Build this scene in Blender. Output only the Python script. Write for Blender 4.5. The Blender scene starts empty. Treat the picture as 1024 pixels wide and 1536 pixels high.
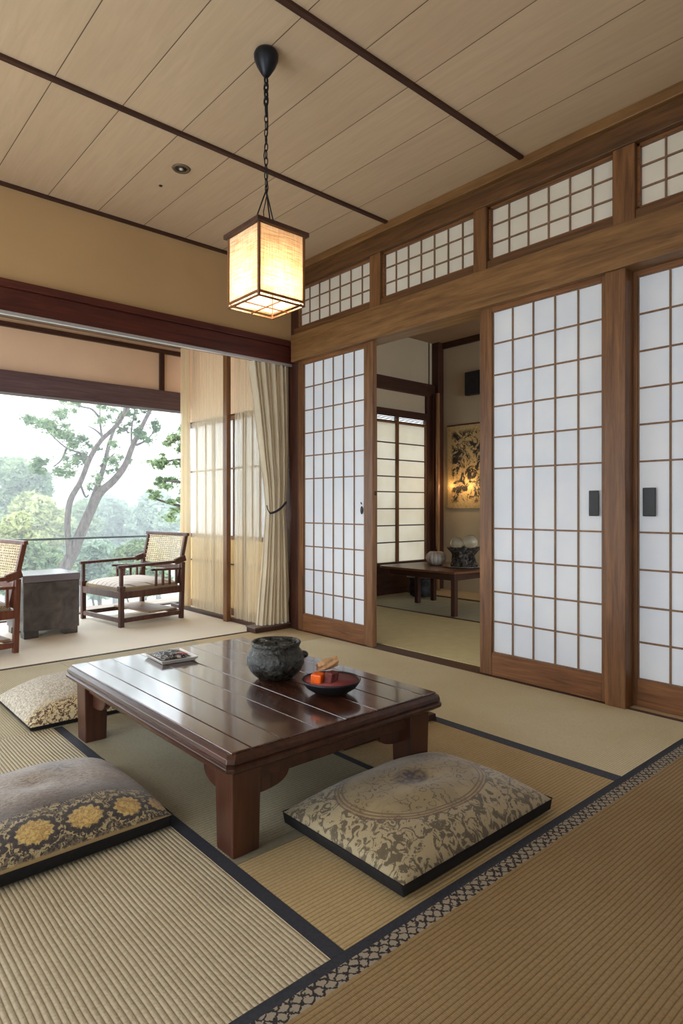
import bpy, bmesh, math, random
from mathutils import Vector, Matrix
C = bpy.context.scene.collection
PI = math.pi
SN, CS = math.sin(math.radians(41.5)), math.cos(math.radians(41.5))

def W(px, py, d):
    """world point seen at pixel (px,py) at distance d along the view axis (used for the far trees)"""
    l = (px - 512) / 939 * d
    return Vector((SN * d + CS * l, CS * d - SN * l, .95 + (761 - py) / 939 * d))

# ---------------------------------------------------------------- materials
def S(r, g, b):
    f = lambda c: (c / 255 / 12.92) if c <= 10 else ((c / 255 + .055) / 1.055) ** 2.4
    return (f(r), f(g), f(b), 1)

class N:
    def __init__(s, name):
        s.m = bpy.data.materials.new(name); s.m.use_nodes = True
        s.t = s.m.node_tree; s.b = s.t.nodes['Principled BSDF']; s.o = s.t.nodes['Material Output']
        s._tc = None
    def n(s, ty, ins=None, **kw):
        x = s.t.nodes.new(ty)
        for k, v in kw.items(): setattr(x, k, v)
        for k, v in (ins or {}).items(): s.put(x.inputs[k], v)
        return x
    def put(s, sock, v):
        if isinstance(v, bpy.types.NodeSocket): s.t.links.new(v, sock)
        else: sock.default_value = v
    def tc(s, out='Object'):
        if not s._tc: s._tc = s.n('ShaderNodeTexCoord')
        return s._tc.outputs[out]
    def mp(s, scale=(1, 1, 1), out='Object', loc=(0, 0, 0), rot=(0, 0, 0)):
        return s.n('ShaderNodeMapping', {0: s.tc(out), 'Scale': scale, 'Location': loc, 'Rotation': rot}).outputs[0]
    def ma(s, op, a, b=0.0, c=0.0, clamp=False):
        x = s.n('ShaderNodeMath', {0: a, 1: b, 2: c}, operation=op); x.use_clamp = clamp
        return x.outputs[0]
    def xyz(s, v):
        x = s.n('ShaderNodeSeparateXYZ', {0: v}); return x.outputs
    def noise(s, v, scale=5, detail=4, rough=.55, dist=0):
        return s.n('ShaderNodeTexNoise', {'Vector': v, 'Scale': scale, 'Detail': detail, 'Roughness': rough, 'Distortion': dist}).outputs[0]
    def vor(s, v, scale=5, feature='F1', out='Distance'):
        return s.n('ShaderNodeTexVoronoi', {'Vector': v, 'Scale': scale}, feature=feature).outputs[out]
    def ramp(s, f, stops):
        x = s.n('ShaderNodeValToRGB', {0: f}); e = x.color_ramp.elements
        while len(e) < len(stops): e.new(.5)
        for i, (p, c) in enumerate(stops):
            e[i].position = p; e[i].color = c if len(c) == 4 else (*c, 1)
        return x.outputs[0]
    def mix(s, f, a, b, mode='MIX'):
        x = s.n('ShaderNodeMix', data_type='RGBA', blend_type=mode)
        s.put(x.inputs[0], f); s.put(x.inputs[6], a); s.put(x.inputs[7], b)
        return x.outputs[2]
    def sm(s, f, a, b):      # smooth step of f between a and b, 0..1
        x = s.n('ShaderNodeMapRange', {0: f, 1: a, 2: b}, interpolation_type='SMOOTHSTEP'); return x.outputs[0]
    def bump(s, h, strength=.3, dist=.01):
        s.put(s.b.inputs['Normal'], s.n('ShaderNodeBump', {'Height': h, 'Strength': strength, 'Distance': dist}).outputs[0])
    def done(s, col=None, rough=None, metal=None, spec=None, coat=None):
        for k, v in (('Base Color', col), ('Roughness', rough), ('Metallic', metal), ('Specular IOR Level', spec), ('Coat Weight', coat)):
            if v is not None: s.put(s.b.inputs[k], v)
        return s.m

def wood(name, dark, light, axis='z', rough=.45, sc=1.0, spec=.4, bump=.12):
    k = N(name); st = {'x': (.6, 9, 9), 'y': (9, .6, 9), 'z': (9, 9, .6)}[axis]
    v = k.mp(tuple(a * sc for a in st))
    g = k.noise(v, 3.0, 6, .6, 1.2)
    f = k.noise(v, 16, 3, .6)
    h = k.ma('ADD', k.ma('MULTIPLY', g, .75), k.ma('MULTIPLY', f, .25))
    c = k.ramp(h, [(.32, dark), (.68, light)])
    k.bump(h, bump, .004)
    return k.done(c, rough, spec=spec)

def plain(name, col, rough=.6, metal=0, spec=.4, var=.1, sc=12, bump=.1, bsc=60):
    k = N(name); h = k.noise(k.mp(), sc, 4)
    c2 = tuple(x * (1 - var) for x in col[:3]) + (1,); c1 = tuple(min(1, x * (1 + var)) for x in col[:3]) + (1,)
    c = k.ramp(h, [(.35, c2), (.65, c1)])
    if bump: k.bump(k.noise(k.mp(), bsc, 3), bump, .003)
    return k.done(c, rough, metal, spec)

def thin(name, col, trans=.5, clear=0.0, rough=.9, weave=0, ccol=None):
    """paper and cloth that lets light through"""
    k = N(name); c = col
    if weave:
        x = k.xyz(k.mp((weave,) * 3))
        nz = k.noise(k.mp((5, 5, 110)), 2, 3, .7); nv = k.noise(k.mp((160, 160, 6)), 2, 2, .6)
        c = k.mix(k.ma('MULTIPLY', k.sm(k.ma('ADD', k.ma('MULTIPLY', nz, .65), k.ma('MULTIPLY', nv, .35)), .42, .62), .8), col, ccol)
    elif ccol:
        c = k.mix(k.sm(k.noise(k.mp(), 3, 3), .3, .7), col, ccol)
    d = k.n('ShaderNodeBsdfDiffuse', {'Color': c}).outputs[0]
    t = k.n('ShaderNodeBsdfTranslucent', {'Color': c}).outputs[0]
    m = k.n('ShaderNodeMixShader', {0: trans, 1: d, 2: t}).outputs[0]
    if clear:
        tr = k.n('ShaderNodeBsdfTransparent').outputs[0]
        m = k.n('ShaderNodeMixShader', {0: clear, 1: m, 2: tr}).outputs[0]
    k.t.links.new(m, k.o.inputs[0]); return k.m

def tatami(name, a, b, axis, pitch, groove, cross=.004, depth=.6, patch=None):
    """ribs run along axis; woven cross threads on top"""
    k = N(name); wob = k.ma('MULTIPLY', k.ma('SUBTRACT', k.noise(k.mp(), 4, 2), .5), pitch * .5)
    o = k.xyz(k.mp()); X, Y = (o[0], o[1]) if axis == 'x' else (o[1], o[0])
    u = k.ma('DIVIDE', k.ma('ADD', Y, wob), pitch)
    h = k.ma('ABSOLUTE', k.ma('SINE', k.ma('MULTIPLY', u, PI)))
    w = k.ma('ABSOLUTE', k.ma('SINE', k.ma('MULTIPLY', k.ma('ADD', k.ma('DIVIDE', X, cross), k.ma('FLOOR', u)), PI)))
    gz = k.sm(h, .0, .55)
    big = k.noise(k.mp(), 1.6, 3); fine = k.noise(k.mp((1, 1, 1)), 160, 3)
    c = k.mix(k.sm(big, .3, .7), a, b)
    c = k.mix(k.ma('MULTIPLY', k.ma('SUBTRACT', 1.0, gz), .75), c, groove)
    c = k.mix(k.ma('MULTIPLY', k.sm(fine, .4, .75), .3), c, groove)
    c = k.mix(k.ma('MULTIPLY', k.ma('SUBTRACT', 1.0, w), .22), c, groove)
    k.bump(k.ma('ADD', h, k.ma('MULTIPLY', w, .25)), depth, pitch * .22)
    return k.done(c, .7, spec=.25)

M = {}
M['frame'] = wood('shoji_frame_wood', S(78, 48, 26), S(136, 94, 56), 'z', .42)
M['frame_y'] = wood('shoji_rail_wood', S(82, 48, 26), S(140, 94, 56), 'y', .42)
M['lattice'] = wood('lattice_wood', S(104, 78, 56), S(140, 108, 80), 'z', .6)
M['beam_y'] = wood('beam_wood_brown', S(92, 62, 32), S(142, 104, 62), 'y', .45)
M['beam_dk_y'] = wood('beam_wood_dark_brown', S(60, 36, 18), S(112, 76, 42), 'y', .5)
M['beam_x'] = wood('beam_wood_red', S(50, 18, 14), S(92, 42, 32), 'x', .42)
M['lintel'] = wood('lintel_wood', S(72, 52, 54), S(108, 84, 84), 'x', .5)
M['dark_z'] = wood('dark_post_wood', S(42, 20, 14), S(80, 44, 30), 'z', .5)
M['dark_x'] = wood('dark_rail_wood_x', S(42, 22, 16), S(78, 46, 32), 'x', .5)
M['dark_y'] = wood('dark_rail_wood_y', S(42, 22, 16), S(78, 46, 32), 'y', .5)
M['paper'] = thin('shoji_paper', S(246, 249, 253), .36, ccol=S(238, 243, 250))
M['paper_side'] = thin('veranda_window_paper', S(246, 246, 246), .7, ccol=S(236, 240, 246))
M['paper_warm'] = thin('transom_paper', S(240, 235, 224), .36, ccol=S(232, 226, 212))
M['paper_back'] = thin('window_paper', S(244, 240, 230), .42, ccol=S(236, 230, 216))
M['wall2'] = plain('side_room_plaster', S(186, 170, 144), .9, var=.04, sc=2, bump=.15, bsc=160)
M['wall'] = plain('ochre_plaster', S(180, 148, 104), .9, var=.04, sc=2, bump=.15, bsc=160)
M['wall_v'] = plain('veranda_plaster', S(232, 200, 168), .9, var=.04, sc=2, bump=.15, bsc=160)
M['black'] = plain('black_lacquer', S(22, 22, 24), .4, var=.1)
M['iron'] = plain('dark_iron', S(40, 42, 48), .4, .6, var=.2, sc=30)
M['rail'] = plain('rail_aluminium', S(205, 205, 210), .3, .7, var=.02)
M['railing'] = plain('railing_metal', S(96, 104, 102), .5, .2)

# ceiling boards: seams along y
k = N('ceiling_board')
o = k.xyz(k.mp()); u = k.ma('DIVIDE', k.ma('SUBTRACT', o[0], .86), .2965)
fr = k.ma('ABSOLUTE', k.ma('SUBTRACT', k.ma('FRACT', u), .5)); seam = k.sm(fr, .489, .498)
gr = k.noise(k.mp((9, .7, 9)), 4, 5, .6, .8); pl = k.n('ShaderNodeTexWhiteNoise', {'W': k.ma('FLOOR', u)}, noise_dimensions='1D').outputs[0]
c = k.ramp(gr, [(.25, S(192, 168, 138)), (.75, S(208, 184, 154))])
c = k.mix(k.ma('MULTIPLY', pl, .25), c, S(172, 146, 120)); c = k.mix(k.ma('MULTIPLY', seam, .9), c, S(60, 42, 30))
k.bump(k.ma('SUBTRACT', k.ma('MULTIPLY', gr, .1), seam), .3, .003); M['ceil'] = k.done(c, .65, spec=.25)
M['ceil2'] = plain('side_room_ceiling', S(150, 122, 96), .8, var=.06, sc=3)
M['floor_v'] = plain('veranda_floor_mat', S(228, 216, 194), .6, var=.04, sc=1.5, bump=.12, bsc=250, spec=.3)
M['floor_s'] = plain('sub_floor_board', S(120, 100, 74), .8)
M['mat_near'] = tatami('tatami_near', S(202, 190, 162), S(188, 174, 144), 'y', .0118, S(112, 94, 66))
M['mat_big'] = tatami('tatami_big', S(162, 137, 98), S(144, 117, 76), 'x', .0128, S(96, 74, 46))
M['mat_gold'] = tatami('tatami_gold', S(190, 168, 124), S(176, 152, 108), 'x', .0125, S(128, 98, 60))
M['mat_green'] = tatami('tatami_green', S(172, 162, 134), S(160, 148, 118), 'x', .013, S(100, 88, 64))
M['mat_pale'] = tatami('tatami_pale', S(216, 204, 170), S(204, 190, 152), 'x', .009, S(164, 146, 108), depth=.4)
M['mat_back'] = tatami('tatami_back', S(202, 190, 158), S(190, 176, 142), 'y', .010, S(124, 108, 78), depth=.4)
M['mat_tan'] = plain('tatami_tan', S(190, 168, 128), .7, var=.06, sc=3, bump=.2, bsc=300)
M['heri'] = plain('border_black', S(44, 46, 54), .75, var=.2, sc=120, bump=.3, bsc=500)
M['heri_blue'] = plain('border_blue_black', S(58, 62, 72), .8, var=.3, sc=140, bump=.3, bsc=400)
M['heri_grey'] = plain('border_grey', S(124, 114, 92), .8, var=.1, sc=90)
k = N('border_patterned')
o = k.xyz(k.mp()); nz = k.ma('MULTIPLY', k.ma('SUBTRACT', k.noise(k.mp(), 90, 3), .5), .034)
a1 = k.ma('ABSOLUTE', k.ma('SINE', k.ma('MULTIPLY', k.ma('ADD', k.ma('ADD', o[0], o[1]), nz), 105)))
a2 = k.ma('ABSOLUTE', k.ma('SINE', k.ma('MULTIPLY', k.ma('ADD', k.ma('SUBTRACT', o[0], o[1]), nz), 105)))
ln = k.sm(k.ma('MINIMUM', a1, a2), .46, .28)
M['heri_pat'] = k.done(k.mix(ln, S(150, 138, 120), S(34, 28, 28)), .8)
M['table'] = None
k = N('table_top_wood')
o = k.xyz(k.mp()); u = k.ma('DIVIDE', o[0], .1275)
fr = k.ma('ABSOLUTE', k.ma('SUBTRACT', k.ma('FRACT', k.ma('ADD', u, k.ma('MULTIPLY', k.noise(k.mp(), 2, 1), .12))), .5)); seam = k.sm(fr, .485, .496)
gr = k.noise(k.mp((9, .8, 9)), 3, 6, .62, 1.5); pl = k.n('ShaderNodeTexWhiteNoise', {'W': k.ma('FLOOR', u)}, noise_dimensions='1D').outputs[0]
c = k.ramp(gr, [(.3, S(36, 20, 15)), (.7, S(92, 54, 38))])
k.bump(k.ma('ADD', k.ma('MULTIPLY', gr, .12), k.ma('MULTIPLY', k.noise(k.mp((4, 1, 1)), 2.5, 1), .8)), .16, .006)
M['table'] = k.m; k.done(c, k.ramp(gr, [(.2, (.14,) * 3), (.8, (.24,) * 3)]), spec=.8, coat=.7); k.b.inputs['Coat Roughness'].default_value = .09
M['table_edge_y'] = wood('table_edge_wood_y', S(36, 20, 15), S(82, 50, 36), 'y', .28, spec=.6)
M['table_leg'] = wood('table_leg_wood', S(40, 22, 15), S(86, 48, 32), 'z', .3, spec=.6)

# ---------------------------------------------------------------- mesh builder
class MB:
    def __init__(s): s.v = []; s.f = []; s.uv = None
    def box(s, x0, x1, y0, y1, z0, z1):
        i = len(s.v)
        s.v += [(x, y, z) for z in (z0, z1) for y in (y0, y1) for x in (x0, x1)]
        s.f += [tuple(i + j for j in q) for q in ((0, 2, 3, 1), (4, 5, 7, 6), (0, 1, 5, 4), (2, 6, 7, 3), (0, 4, 6, 2), (1, 3, 7, 5))]
        return s
    def beam(s, a, b, w, h, up=(0, 0, 1)):
        a, b = Vector(a), Vector(b); d = (b - a).normalized(); sd = d.cross(Vector(up))
        if sd.length < 1e-4: sd = Vector((1, 0, 0))
        sd.normalize(); u = sd.cross(d).normalized(); i = len(s.v)
        for p in (a, b):
            for q, r in ((-1, -1), (1, -1), (1, 1), (-1, 1)): s.v.append(tuple(p + sd * w / 2 * q + u * h / 2 * r))
        s.f += [tuple(i + j for j in q) for q in ((3, 2, 1, 0), (4, 5, 6, 7), (0, 1, 5, 4), (1, 2, 6, 5), (2, 3, 7, 6), (3, 0, 4, 7))]
        return s
    def prism(s, pts, z0, z1):
        i, n = len(s.v), len(pts)
        s.v += [(x, y, z0) for x, y in pts] + [(x, y, z1) for x, y in pts]
        s.f += [tuple(range(i + n - 1, i - 1, -1)), tuple(range(i + n, i + 2 * n))]
        s.f += [(i + j, i + (j + 1) % n, i + n + (j + 1) % n, i + n + j) for j in range(n)]
        return s
    def tube(s, path, r, seg=8, closed=False, cap=True):
        P = [Vector(p) for p in path]; n = len(P); R = r if isinstance(r, (list, tuple)) else [r] * n
        i0 = len(s.v); ref = None
        for j, p in enumerate(P):
            if closed: t = P[(j + 1) % n] - P[j - 1]
            else: t = P[min(j + 1, n - 1)] - P[max(j - 1, 0)]
            t.normalize()
            if ref is None: ref = Vector((0, 0, 1)) if abs(t.z) < .9 else Vector((1, 0, 0))
            a = t.cross(ref)
            if a.length < 1e-5: a = t.orthogonal()
            a.normalize(); b = t.cross(a).normalized(); ref = a.cross(t).normalized()
            for q in range(seg):
                w = 2 * PI * q / seg
                s.v.append(tuple(p + (a * math.cos(w) + b * math.sin(w)) * R[j]))
        for j in range(n if closed else n - 1):
            for q in range(seg):
                A = i0 + j * seg; B = i0 + ((j + 1) % n) * seg
                s.f.append((A + q, A + (q + 1) % seg, B + (q + 1) % seg, B + q))
        if cap and not closed:
            s.f.append(tuple(i0 + q for q in range(seg - 1, -1, -1))); s.f.append(tuple(i0 + (n - 1) * seg + q for q in range(seg)))
        return s
    def lathe(s, prof, seg=40, c=(0, 0, 0), fn=None):
        i0 = len(s.v); n = len(prof)
        for j, (r, z) in enumerate(prof):
            for q in range(seg):
                w = 2 * PI * q / seg; rr = r * (fn(w, z) if fn else 1)
                s.v.append((c[0] + rr * math.cos(w), c[1] + rr * math.sin(w), c[2] + z))
        for j in range(n - 1):
            for q in range(seg):
                A = i0 + j * seg; B = A + seg
                s.f.append((A + q, A + (q + 1) % seg, B + (q + 1) % seg, B + q))
        if prof[0][0] > 1e-6: s.f.append(tuple(i0 + q for q in range(seg - 1, -1, -1)))
        if prof[-1][0] > 1e-6: s.f.append(tuple(i0 + (n - 1) * seg + q for q in range(seg)))
        return s
    def grid(s, nu, nv, fn, uv=True):
        i0 = len(s.v); s.uv = s.uv or []
        for j in range(nv + 1):
            for i in range(nu + 1):
                s.v.append(tuple(fn(i / nu, j / nv))); s.uv.append((i / nu, j / nv))
        for j in range(nv):
            for i in range(nu):
                a = i0 + j * (nu + 1) + i; s.f.append((a, a + 1, a + nu + 2, a + nu + 1))
        return s
    def sphere(s, c, r, seg=24, rings=14, sc=(1, 1, 1)):
        pr = [(max(1e-7, r * math.sin(PI * j / rings)), -r * math.cos(PI * j / rings)) for j in range(rings + 1)]
        i0 = len(s.v); s.lathe(pr, seg)
        for q in range(i0, len(s.v)):
            x, y, z = s.v[q]; s.v[q] = (c[0] + x * sc[0], c[1] + y * sc[1], c[2] + z * sc[2])
        return s

def prop(o, label=None, cat=None, group=None, kind=None):
    if label: o['label'] = label
    if cat: o['category'] = cat
    if group: o['group'] = group
    if kind: o['kind'] = kind
    return o

def obj(name, mb, mat, parent=None, bevel=0, smooth=False, loc=(0, 0, 0), rot=(0, 0, 0), seg=2):
    me = bpy.data.meshes.new(name); me.from_pydata(mb.v, [], mb.f); me.update()
    if mb.uv and len(mb.uv) == len(mb.v):
        ul = me.uv_layers.new(name='UVMap')
        for lp in me.loops: ul.data[lp.index].uv = mb.uv[lp.vertex_index]
    bm = bmesh.new(); bm.from_mesh(me)
    bmesh.ops.remove_doubles(bm, verts=bm.verts, dist=1e-6) if not mb.uv else None
    if not mb.uv: bmesh.ops.recalc_face_normals(bm, faces=bm.faces)
    bm.to_mesh(me); bm.free()
    if smooth:
        for p in me.polygons: p.use_smooth = True
    me.materials.append(mat)
    o = bpy.data.objects.new(name, me); C.objects.link(o); o.location = loc; o.rotation_euler = rot
    if parent: o.parent = parent
    if bevel:
        b = o.modifiers.new('b', 'BEVEL'); b.width = bevel; b.segments = seg; b.limit_method = 'ANGLE'; b.angle_limit = math.radians(40)
    return o

def thing(name, label, cat, loc=(0, 0, 0), rz=0, group=None):
    o = bpy.data.objects.new(name, None); C.objects.link(o); o.location = loc; o.rotation_euler = (0, 0, rz); o.empty_display_size = .1
    return prop(o, label, cat, group)

def struct(name, mb, mat, bevel=0, **kw):
    return prop(obj(name, mb, mat, bevel=bevel, **kw), kind='structure')
def sroot(name, loc=(0, 0, 0)):
    o = bpy.data.objects.new(name, None); C.objects.link(o); o.location = loc; return prop(o, kind='structure')
def B(*a): return MB().box(*a)

def copy_tree(o, parent=None):
    c = o.copy(); C.objects.link(c); c.parent = parent
    for ch in list(o.children): copy_tree(ch, c)
    return c

# ---------------------------------------------------------------- room shell
CZ = 2.80
struct('floor', B(-1.75, 3.05, -1.75, 4.04, -.12, -.015), M['floor_s'])
struct('ceiling', B(-1.75, 3.1, -1.75, 4.05, CZ, CZ + .1), M['ceil'])
def box_at(name, mat, *a, bevel=.004): return struct(name, B(*a), mat, bevel)
# ceiling battens (along x) and wall-ceiling trim
for i, y in enumerate((-.155, .845, 1.845, 2.84)):
    box_at('trim_%d' % (i + 1), M['dark_x'], -1.7, 2.9, y - .014, y + .014, CZ - .014, CZ + .002, bevel=.002)
box_at('trim_5', M['dark_x'], -1.7, 2.9, 3.93, 3.95, CZ - .02, CZ + .002, bevel=.002)
# wall above the veranda beam
struct('wall_veranda_side', B(-1.75, 3.0, 3.95, 4.03, 2.2, CZ + .05), M['wall'])
mb = B(-1.75, 2.985, 3.925, 4.04, 2.075, 2.2)
box_at('trim_6', M['beam_x'], -1.75, 2.985, 3.925, 4.04, 2.07, 2.20)
box_at('trim_7', M['beam_x'], -1.75, 2.985, 3.905, 3.96, 2.20, 2.245)
# corner post
box_at('trim_8', M['dark_z'], 2.965, 3.07, 3.86, 4.05, 0, CZ)
# shoji wall beams: cornice, upper rail, nageshi
box_at('trim_9', M['beam_y'], 2.90, 3.1, -1.7, 3.93, 2.745, CZ)
box_at('trim_10', M['beam_dk_y'], 2.935, 3.1, -1.7, 3.9, 2.645, 2.75)
box_at('trim_11', M['beam_y'], 2.925, 3.08, -1.7, 3.9, 2.075, 2.285)
box_at('trim_12', M['beam_dk_y'], 2.955, 3.08, -1.7, 3.9, 2.28, 2.34)
# posts between the transom windows
pn = 13
for a, b in ((3.045, 2.945), (2.19, 2.10), (1.38, 1.275), (.55, .45), (-.3, -.4), (-1.15, -1.25)):
    box_at('trim_%d' % pn, M['beam_dk_y'] if 0 else M['frame'], 2.945, 3.08, b, a, 2.285, 2.75); pn += 1
def transom(n, y0, y1, nc):
    t = sroot('window_%d' % n, (2.99, y0, 2.34)); w = y1 - y0; h = .305
    f = MB().box(-.02, .02, 0, w, 0, .012).box(-.02, .02, 0, w, h - .012, h).box(-.02, .02, 0, .012, 0, h).box(-.02, .02, w - .012, w, 0, h)
    obj('window_frame', f, M['frame_y'], t)
    l = MB()
    for i in range(1, nc): l.box(-.004, .004, w * i / nc - .004, w * i / nc + .004, 0, h)
    for i in (1, 2): l.box(-.005, .003, 0, w, h * i / 3 - .004, h * i / 3 + .004)
    obj('lattice', l, M['lattice'], t)
    obj('paper', B(.004, .006, 0, w, 0, h), M['paper_warm'], t)
transom(1, 3.045, 3.86, 7); transom(2, 2.19, 2.945, 6 + 1); transom(3, 1.38, 2.10, 6)
transom(4, .55, 1.275, 6); transom(5, -.3, .45, 6)
for (a, b) in ((-1.15, -.4),): transom(6, a, b, 6)

RZ = (2.05, 1.87, 1.693, 1.517, 1.344, 1.168, .831, .653, .476, .308, .133)
def shoji(n, x, y0, y1, ga, gb, nc, right_stile=True, parent_label=None):
    """sliding door in plane x from y0 to y1, glazed field ga..gb"""
    t = sroot('door_%d' % n, (x, y0, 0)); g0, g1 = ga - y0, gb - y0; w = y1 - y0
    st = obj('stile', B(-.018, .018, 0, g0, .005, 2.08), M['frame'], t, .003)
    obj('stile', B(-.018, .018, g1, w, .005, 2.08), M['frame'], t, .003)
    obj('bottom_rail', B(-.017, .017, g0, g1, .005, .133), M['frame_y'], t, .002)
    obj('top_rail', B(-.017, .017, g0, g1, 2.05, 2.085), M['frame_y'], t, .002)
    l = MB(); gw = g1 - g0
    for i in range(nc + 1):
        yy = g0 + gw * i / nc; l.box(-.006, .0, yy - .0042, yy + .0042, .133, 2.05)
    for z in RZ: l.box(-.007, -.001, g0, g1, z - .0042, z + .0042)
    obj('lattice', l, M['lattice'], t)
    obj('paper', B(.0, .002, g0, g1, .13, 2.055), M['paper'], t)
    return t
d1 = shoji(1, 2.985, 3.09, 3.86, 3.124, 3.80, 6)
d2 = shoji(2, 2.985, 1.42, 2.16, 1.445, 2.079, 5)
d3 = shoji(3, 3.045, .50, 1.36, .575, 1.30, 5)
d4 = shoji(4, 3.045, -.42, .46, -.38, .42, 6)
d5 = shoji(5, 2.985, -1.65, -.5, -1.6, -.54, 7)
# door pulls
def plate(t, x, y, z, w, h, m='black'):
    o = obj('door_handle', B(x - .006, x + .001, y - w / 2, y + w / 2, z - h / 2, z + h / 2), M[m], t, .004, seg=3)
    return o
plate(d2, -.012, .065, .97, .05, .125)
plate(d3, -.012, .745, .975, .06, .135)
k_ = MB().sphere((-.014, .058, .93), .018, 16, 10, (.35, .7, 1.6)).tube([(-.014, .058, .955 + .016 * math.cos(0)), (-.02, .06, .985)], .004, 6)
obj('door_handle', k_, M['black'], d1, smooth=True)
# posts of the shoji wall
box_at('trim_%d' % pn, M['frame'], 2.962, 3.004, 3.032, 3.088, 0, 2.08); pn += 1
box_at('trim_%d' % pn, M['frame'], 2.945, 3.07, 1.318, 1.418, 0, 2.08); pn += 1
box_at('trim_%d' % pn, M['frame'], 2.955, 3.075, -.5, -.42, 0, 2.08); pn += 1
kn = prop(obj('door_knob', MB().lathe([(.001, -.03), (.006, -.03), (.006, -.01), (.013, -.008), (.014, 0), (.001, .003)], 14), plain('old_brass', S(92, 72, 44), .4, .6), smooth=True, loc=(2.99, 3.030, 1.045), rot=(PI / 2, 0, 0)),
          'small brass knob on the post beside the open doorway', 'knob')
# sill track
box_at('trim_%d' % pn, M['dark_y'], 2.955, 3.075, 1.42, 3.87, -.014, .004, bevel=.001); pn += 1
box_at('trim_%d' % pn, M['dark_y'], 2.965, 2.978, -1.7, 1.32, -.014, .006, bevel=.001); pn += 1
box_at('trim_%d' % pn, M['mat_tan'], 2.978, 3.08, -1.7, 1.32, -.014, .003, bevel=.001); pn += 1
# rear and left walls: unseen wide openings put in for daylight (behind the camera)
m_ = MB().box(-1.75, 3.0, -1.75, -1.7, 0, .8).box(-1.75, 3.0, -1.75, -1.7, 2.0, CZ).box(-1.75, -1.2, -1.75, -1.7, .8, 2.0).box(.2, 3.0, -1.75, -1.7, .8, 2.0)
struct('wall_rear', m_, M['wall'])
m_ = MB().box(-1.75, -1.7, -1.7, 3.95, 2.1, CZ).box(-1.75, -1.7, -1.7, .5, 0, 2.1).box(-1.75, -1.7, 3.2, 3.95, 0, 2.1)
struct('wall_left', m_, M['wall'])
# ---------------------------------------------------------------- veranda
struct('floor_veranda', B(-1.75, 2.98, 4.06, 5.75, -.12, 0), M['floor_v'])
box_at('trim_%d' % pn, M['dark_x'], -1.7, 2.96, 4.04, 4.06, -.1, .004, bevel=.001); pn += 1
struct('ceiling_veranda', B(-1.75, 3.0, 4.03, 5.75, 2.5, 2.58), M['ceil2'])
struct('wall_window', MB().box(-1.75, 3.0, 5.65, 5.72, 2.05, 2.5), M['wall_v'])
box_at('trim_%d' % pn, M['lintel'], -1.75, 3.0, 5.60, 5.75, 1.885, 2.065); pn += 1
box_at('trim_%d' % pn, M['dark_x'], -1.75, 3.0, 5.62, 5.70, 2.425, 2.465); pn += 1
box_at('trim_%d' % pn, M['dark_z'], 2.665, 2.71, 5.62, 5.70, 2.06, 2.43); pn += 1
box_at('trim_%d' % pn, M['dark_z'], 2.955, 3.03, 5.60, 5.75, 0, 1.89); pn += 1
box_at('trim_%d' % pn, M['dark_x'], -1.75, 2.96, 5.70, 5.78, -.12, .012); pn += 1
struct('wall_veranda_left', MB().box(-1.75, -1.7, 4.05, 4.15, 0, 2.5).box(-1.75, -1.7, 4.15, 5.7, 2.05, 2.5), M['wall_v'])  # unseen side, left open to bring more sky light onto the veranda
# side wall of the veranda: a paper window over a bamboo-board dado
sx = 2.93
m_ = MB().box(sx, sx + .06, 4.04, 5.62, 1.76, 2.5)
struct('wall_veranda_right', m_, M['wall_v'])
t = sroot('window_7', (sx, 4.08, 0))
f = MB().box(0, .04, 0, 1.54, 0, .06).box(0, .04, 0, 1.54, 1.72, 1.77).box(0, .04, 0, 1.54, .665, .70)
for yy in (0, .48, 1.0, 1.50): f.box(0, .04, yy, yy + .04, 0, 1.77)
obj('window_frame', f, M['frame'], t, .002)
l = MB().box(-.004, .012, 0, 1.54, 1.285, 1.30)
for yy in (.13, .25, .36, .66, .83, 1.15, 1.32): l.box(-.002, .012, yy, yy + .01, .70, 1.72)
obj('lattice', l, M['lattice'], t)
obj('paper', B(.014, .016, 0, 1.54, .69, 1.73), M['paper_side'], t)
k = N('bamboo_board'); o = k.xyz(k.mp()); u = k.ma('DIVIDE', o[1], .075)
sea = k.sm(k.ma('ABSOLUTE', k.ma('SUBTRACT', k.ma('FRACT', u), .5)), .44, .5)
c = k.ramp(k.noise(k.mp((6, 6, 1)), 4, 5), [(.3, S(196, 160, 100)), (.7, S(226, 198, 140))]); M['bamboo'] = k.done(k.mix(k.ma('MULTIPLY', sea, .7), c, S(120, 88, 50)), .5)
obj('bamboo_dado', MB().box(.012, .03, 0, 1.54, .06, .67), M['bamboo'], t)
obj('dado_rail', MB().box(.0, .014, .02, 1.52, .44, .452), M['dark_y'], t)
# free stile that carries the sheers
box_at('trim_%d' % pn, M['frame'], 2.725, 2.765, 4.515, 4.575, 0, 2.5); pn += 1
box_at('trim_%d' % pn, M['dark_y'], 2.76, 2.80, 4.1, 5.6, -.002, .03); pn += 1
# dark plinth under the drape
t = thing('wooden_plinth', 'low dark wooden plinth block on the floor under the tied-back curtain', 'plinth', (2.80, 4.0, 0))
obj('block', B(-.17, .155, -.05, .07, .003, .036), M['dark_x'], t, .004)
obj('top_board', B(-.175, .158, -.055, .075, .036, .046), plain('plinth_top', S(96, 84, 78), .4), t, .003)
# curtain rail
t = thing('curtain_rail', 'silver double curtain rail fixed along the underside of the red-brown beam', 'curtain rail', (0, 3.95, 2.06))
obj('track', MB().box(-1.7, 2.96, -.022, -.004, -.010, .01), M['rail'], t, .002)
obj('track', MB().box(-1.7, 2.96, .012, .03, -.003, .01), M['rail'], t, .002)

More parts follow.
